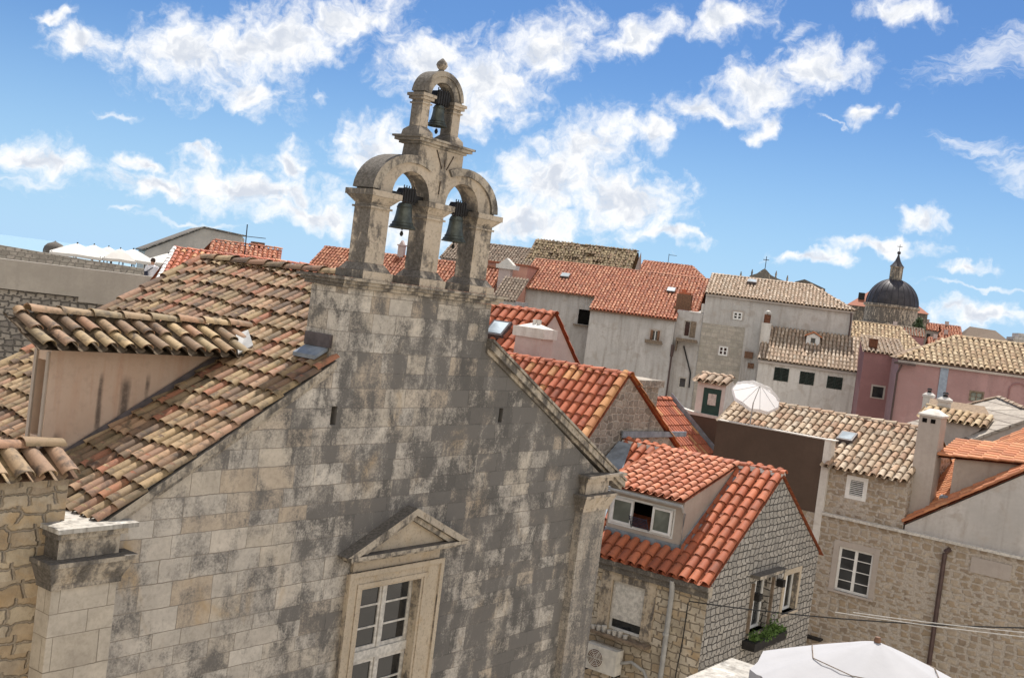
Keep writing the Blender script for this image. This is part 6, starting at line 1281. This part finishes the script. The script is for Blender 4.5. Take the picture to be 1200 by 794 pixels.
FAR = [('far_house', 'far house with a red roof just right of the dome tree', 17.6, 20.2, 175, 19.0, 20.1, m_tile_back, m_plas_beige), ('far_house', 'far red roofed house with a chimney at the centre of the far cluster', 20.0, 22.6, 172, 18.8, 20.05, m_tile_back, m_plas_tan), ('far_house', 'far grey walled house under the red cluster beyond the tan hip roof', 18.6, 21.6, 160, 17.2, 18.6, m_tile_back, m_plas_grey), ('far_house', 'low far house with a pale red roof in front of the far cluster', 16.2, 22.5, 150, 16.3, 17.7, m_tile_back, m_plas_pinkish), ('far_house', 'rosy far house beside the drum of the dome', 11.3, 15.6, 152, 17.6, 18.7, m_tile_brn, m_plas_rose)]
for nm, lab, u0, u1, v, ze, zr, tm, wmt in FAR:
    fh = Thing(nm, lab, 'house', RC, ((u0+u1)/2, v, 0))
    q = MB(); q.box(u0, u1, v, v+5, 0, ze); fh.part('wall', q, wmt)
    ev, L = slopevec(2.6, zr-ze)
    q = MB(); q.tiles((u0-0.15, v-0.1, ze), (1, 0, 0), ev, u1-u0+0.3, L, 0.35, 0.5, 3, 0.02, False, None, 0, rad=0.42); q.quad((u0-0.15, v+2.5, zr), (u1+0.15, v+2.5, zr), (u1+0.15, v+5.2, ze), (u0-0.15, v+5.2, ze), mi=1); q.ridge((u0, v+2.5, zr), (u1, v+2.5, zr), 0.14, 0.5, 4, 0); fh.part('tile_roof', q, [tm, m_under_red])
    q = MB(); q.box(u0+0.5, u0+1.0, v+2.2, v+2.7, zr-0.3, zr+0.55); fh.part('chimney', q, m_plas_pinkish)
    for k in (0.25, 0.65):
        a = u0+(u1-u0)*k; q = MB(); q.fbox('v', v, a, a+0.5, -0.03, 0.02, ze-1.2, ze-0.5); fh.part('window', q, m_iron)
hb = Thing('far_house', 'far house with a broad dull brown hipped roof at the right on the skyline', 'house', RC, (26, 174, 0))
q = MB(); q.box(22.9, 29.2, 171, 180, 0, 18.2); hb.part('wall', q, m_plas_tan)
q = MB(); q.add([(22.5, 170.7, 18.0), (29.6, 170.7, 18.3), (29.6, 180.3, 18.2), (22.5, 180.3, 18.2), (24.0, 175, 20.3), (27.5, 175, 20.15)], [(0,1,5,4),(1,2,5),(2,3,4,5),(3,0,4),(0,1,2,3)]); hb.part('roof', q, m_tile_brn, smooth=False)
gb = Thing('far_block', 'grey flat topped far building at the right edge of the skyline', 'building', RC, (31, 172, 0))
q = MB(); q.box(29.3, 33.5, 170, 176, 0, 19.5); q.box(29.9, 33.5, 170.5, 175.5, 19.5, 20.1); gb.part('wall', q, m_plas_grey); q = MB(); q.box(29.2, 33.6, 169.9, 176.1, 19.0, 19.15); gb.part('ledge', q, m_fort_pl)

# ================================================================== NEAR RIGHT: umbrella, parapet, cables
pw = Thing('stone_parapet', 'pale stone parapet corner in the sun beside the big white umbrella', 'parapet', 0, (9.8, 3.6, 11))
q = MB(); q.box(7.2, 10.81, 4.10, 4.60, 12.50, 12.60); q.box(10.33, 10.81, 2.4, 4.10, 12.50, 12.60); pw.part('coping', q, m_limewash)
q = MB(); q.box(7.2, 10.75, 4.16, 4.54, 0, 12.50); q.box(10.39, 10.75, 2.4, 4.16, 0, 12.50); pw.part('masonry', q, m_cream_rub, smooth=False)
bu = Thing('sun_umbrella', 'big white canvas umbrella with thin dark cords in the bottom right corner', 'umbrella', 0, (9.6, 2.81, 10.6))
q = MB(); C = Vector((9.60, 2.81, 13.50)); tips = umbrella_canopy(q, C, (0, 0, 1), 1.07, 0.37, 8, 0.15, 8, 0.07)
cn_ = bu.part('canopy', q, m_canvas3)
def onc(k, fr, rr):
    x = Vector((0, 0, 1)).orthogonal().normalized(); y = Vector((0, 0, 1)).cross(x); a = 2*pi*(k+fr)/8
    edge = cos(pi/8)/cos(((a+pi/8) % (2*pi/8))-pi/8); w = 1.07*rr*edge*(1-0.055*sin(pi*fr)*rr)
    return C + (x*cos(a)+y*sin(a))*w - Vector((0, 0, 0.37*rr**1.15+0.07*1.07*sin(pi*fr)*rr-0.006))
for k in range(8):
    q = MB(); q.tube([onc(k, 0, 0.56), onc(k+1, 0, 0.56)], 0.0045, 5); bu.part('cord', q, m_oldwood)
q = MB(); q.tube([(9.6, 2.81, 13.46), (9.6, 2.81, 10.6)], 0.028, 8); bu.part('pole', q, m_oldwood)
q = MB(); q.lathe((9.6, 2.81, 13.495), [(0.001, 0.05), (0.022, 0.045), (0.03, 0.02), (0.028, 0), (0.001, 0)], 12); bu.part('finial', q, m_brownwood)
q = MB()
for tp in tips: q.tube([tuple(C-Vector((0, 0, 0.05))), tuple(Vector(tp)-Vector((0, 0, 0.02)))], 0.010, 5)
bu.part('ribs', q, m_oldwood)
def sagline(A, B, sag, n=14): 
    A = Vector(A); B = Vector(B); return [tuple(A.lerp(B, k/n)-Vector((0, 0, sag*4*(k/n)*(1-k/n)))) for k in range(n+1)]
q = MB(); q.tube(sagline((20.42, 9.75, 10.42), (20.0, 2.9, 11.86), 0.12), 0.012, 5); solo('overhead_cable', q, m_cable, 0, (20.2, 6.5, 11), 'dark cable strung from the stone house corner across to the right', 'cable')
for i, (A, B, lab) in enumerate((((19.0, 6.03, 11.426), (19.0, 2.6, 11.98), 'upper of the pale washing lines above the big umbrella'), ((19.2, 6.4, 11.30), (19.2, 2.6, 11.86), 'lower of the pale washing lines above the big umbrella'))):
    q = MB(); q.tube(sagline(A, B, 0.03), 0.008, 5); solo('washing_line', q, m_cord, 0, A, lab, 'line', 'pale washing lines')
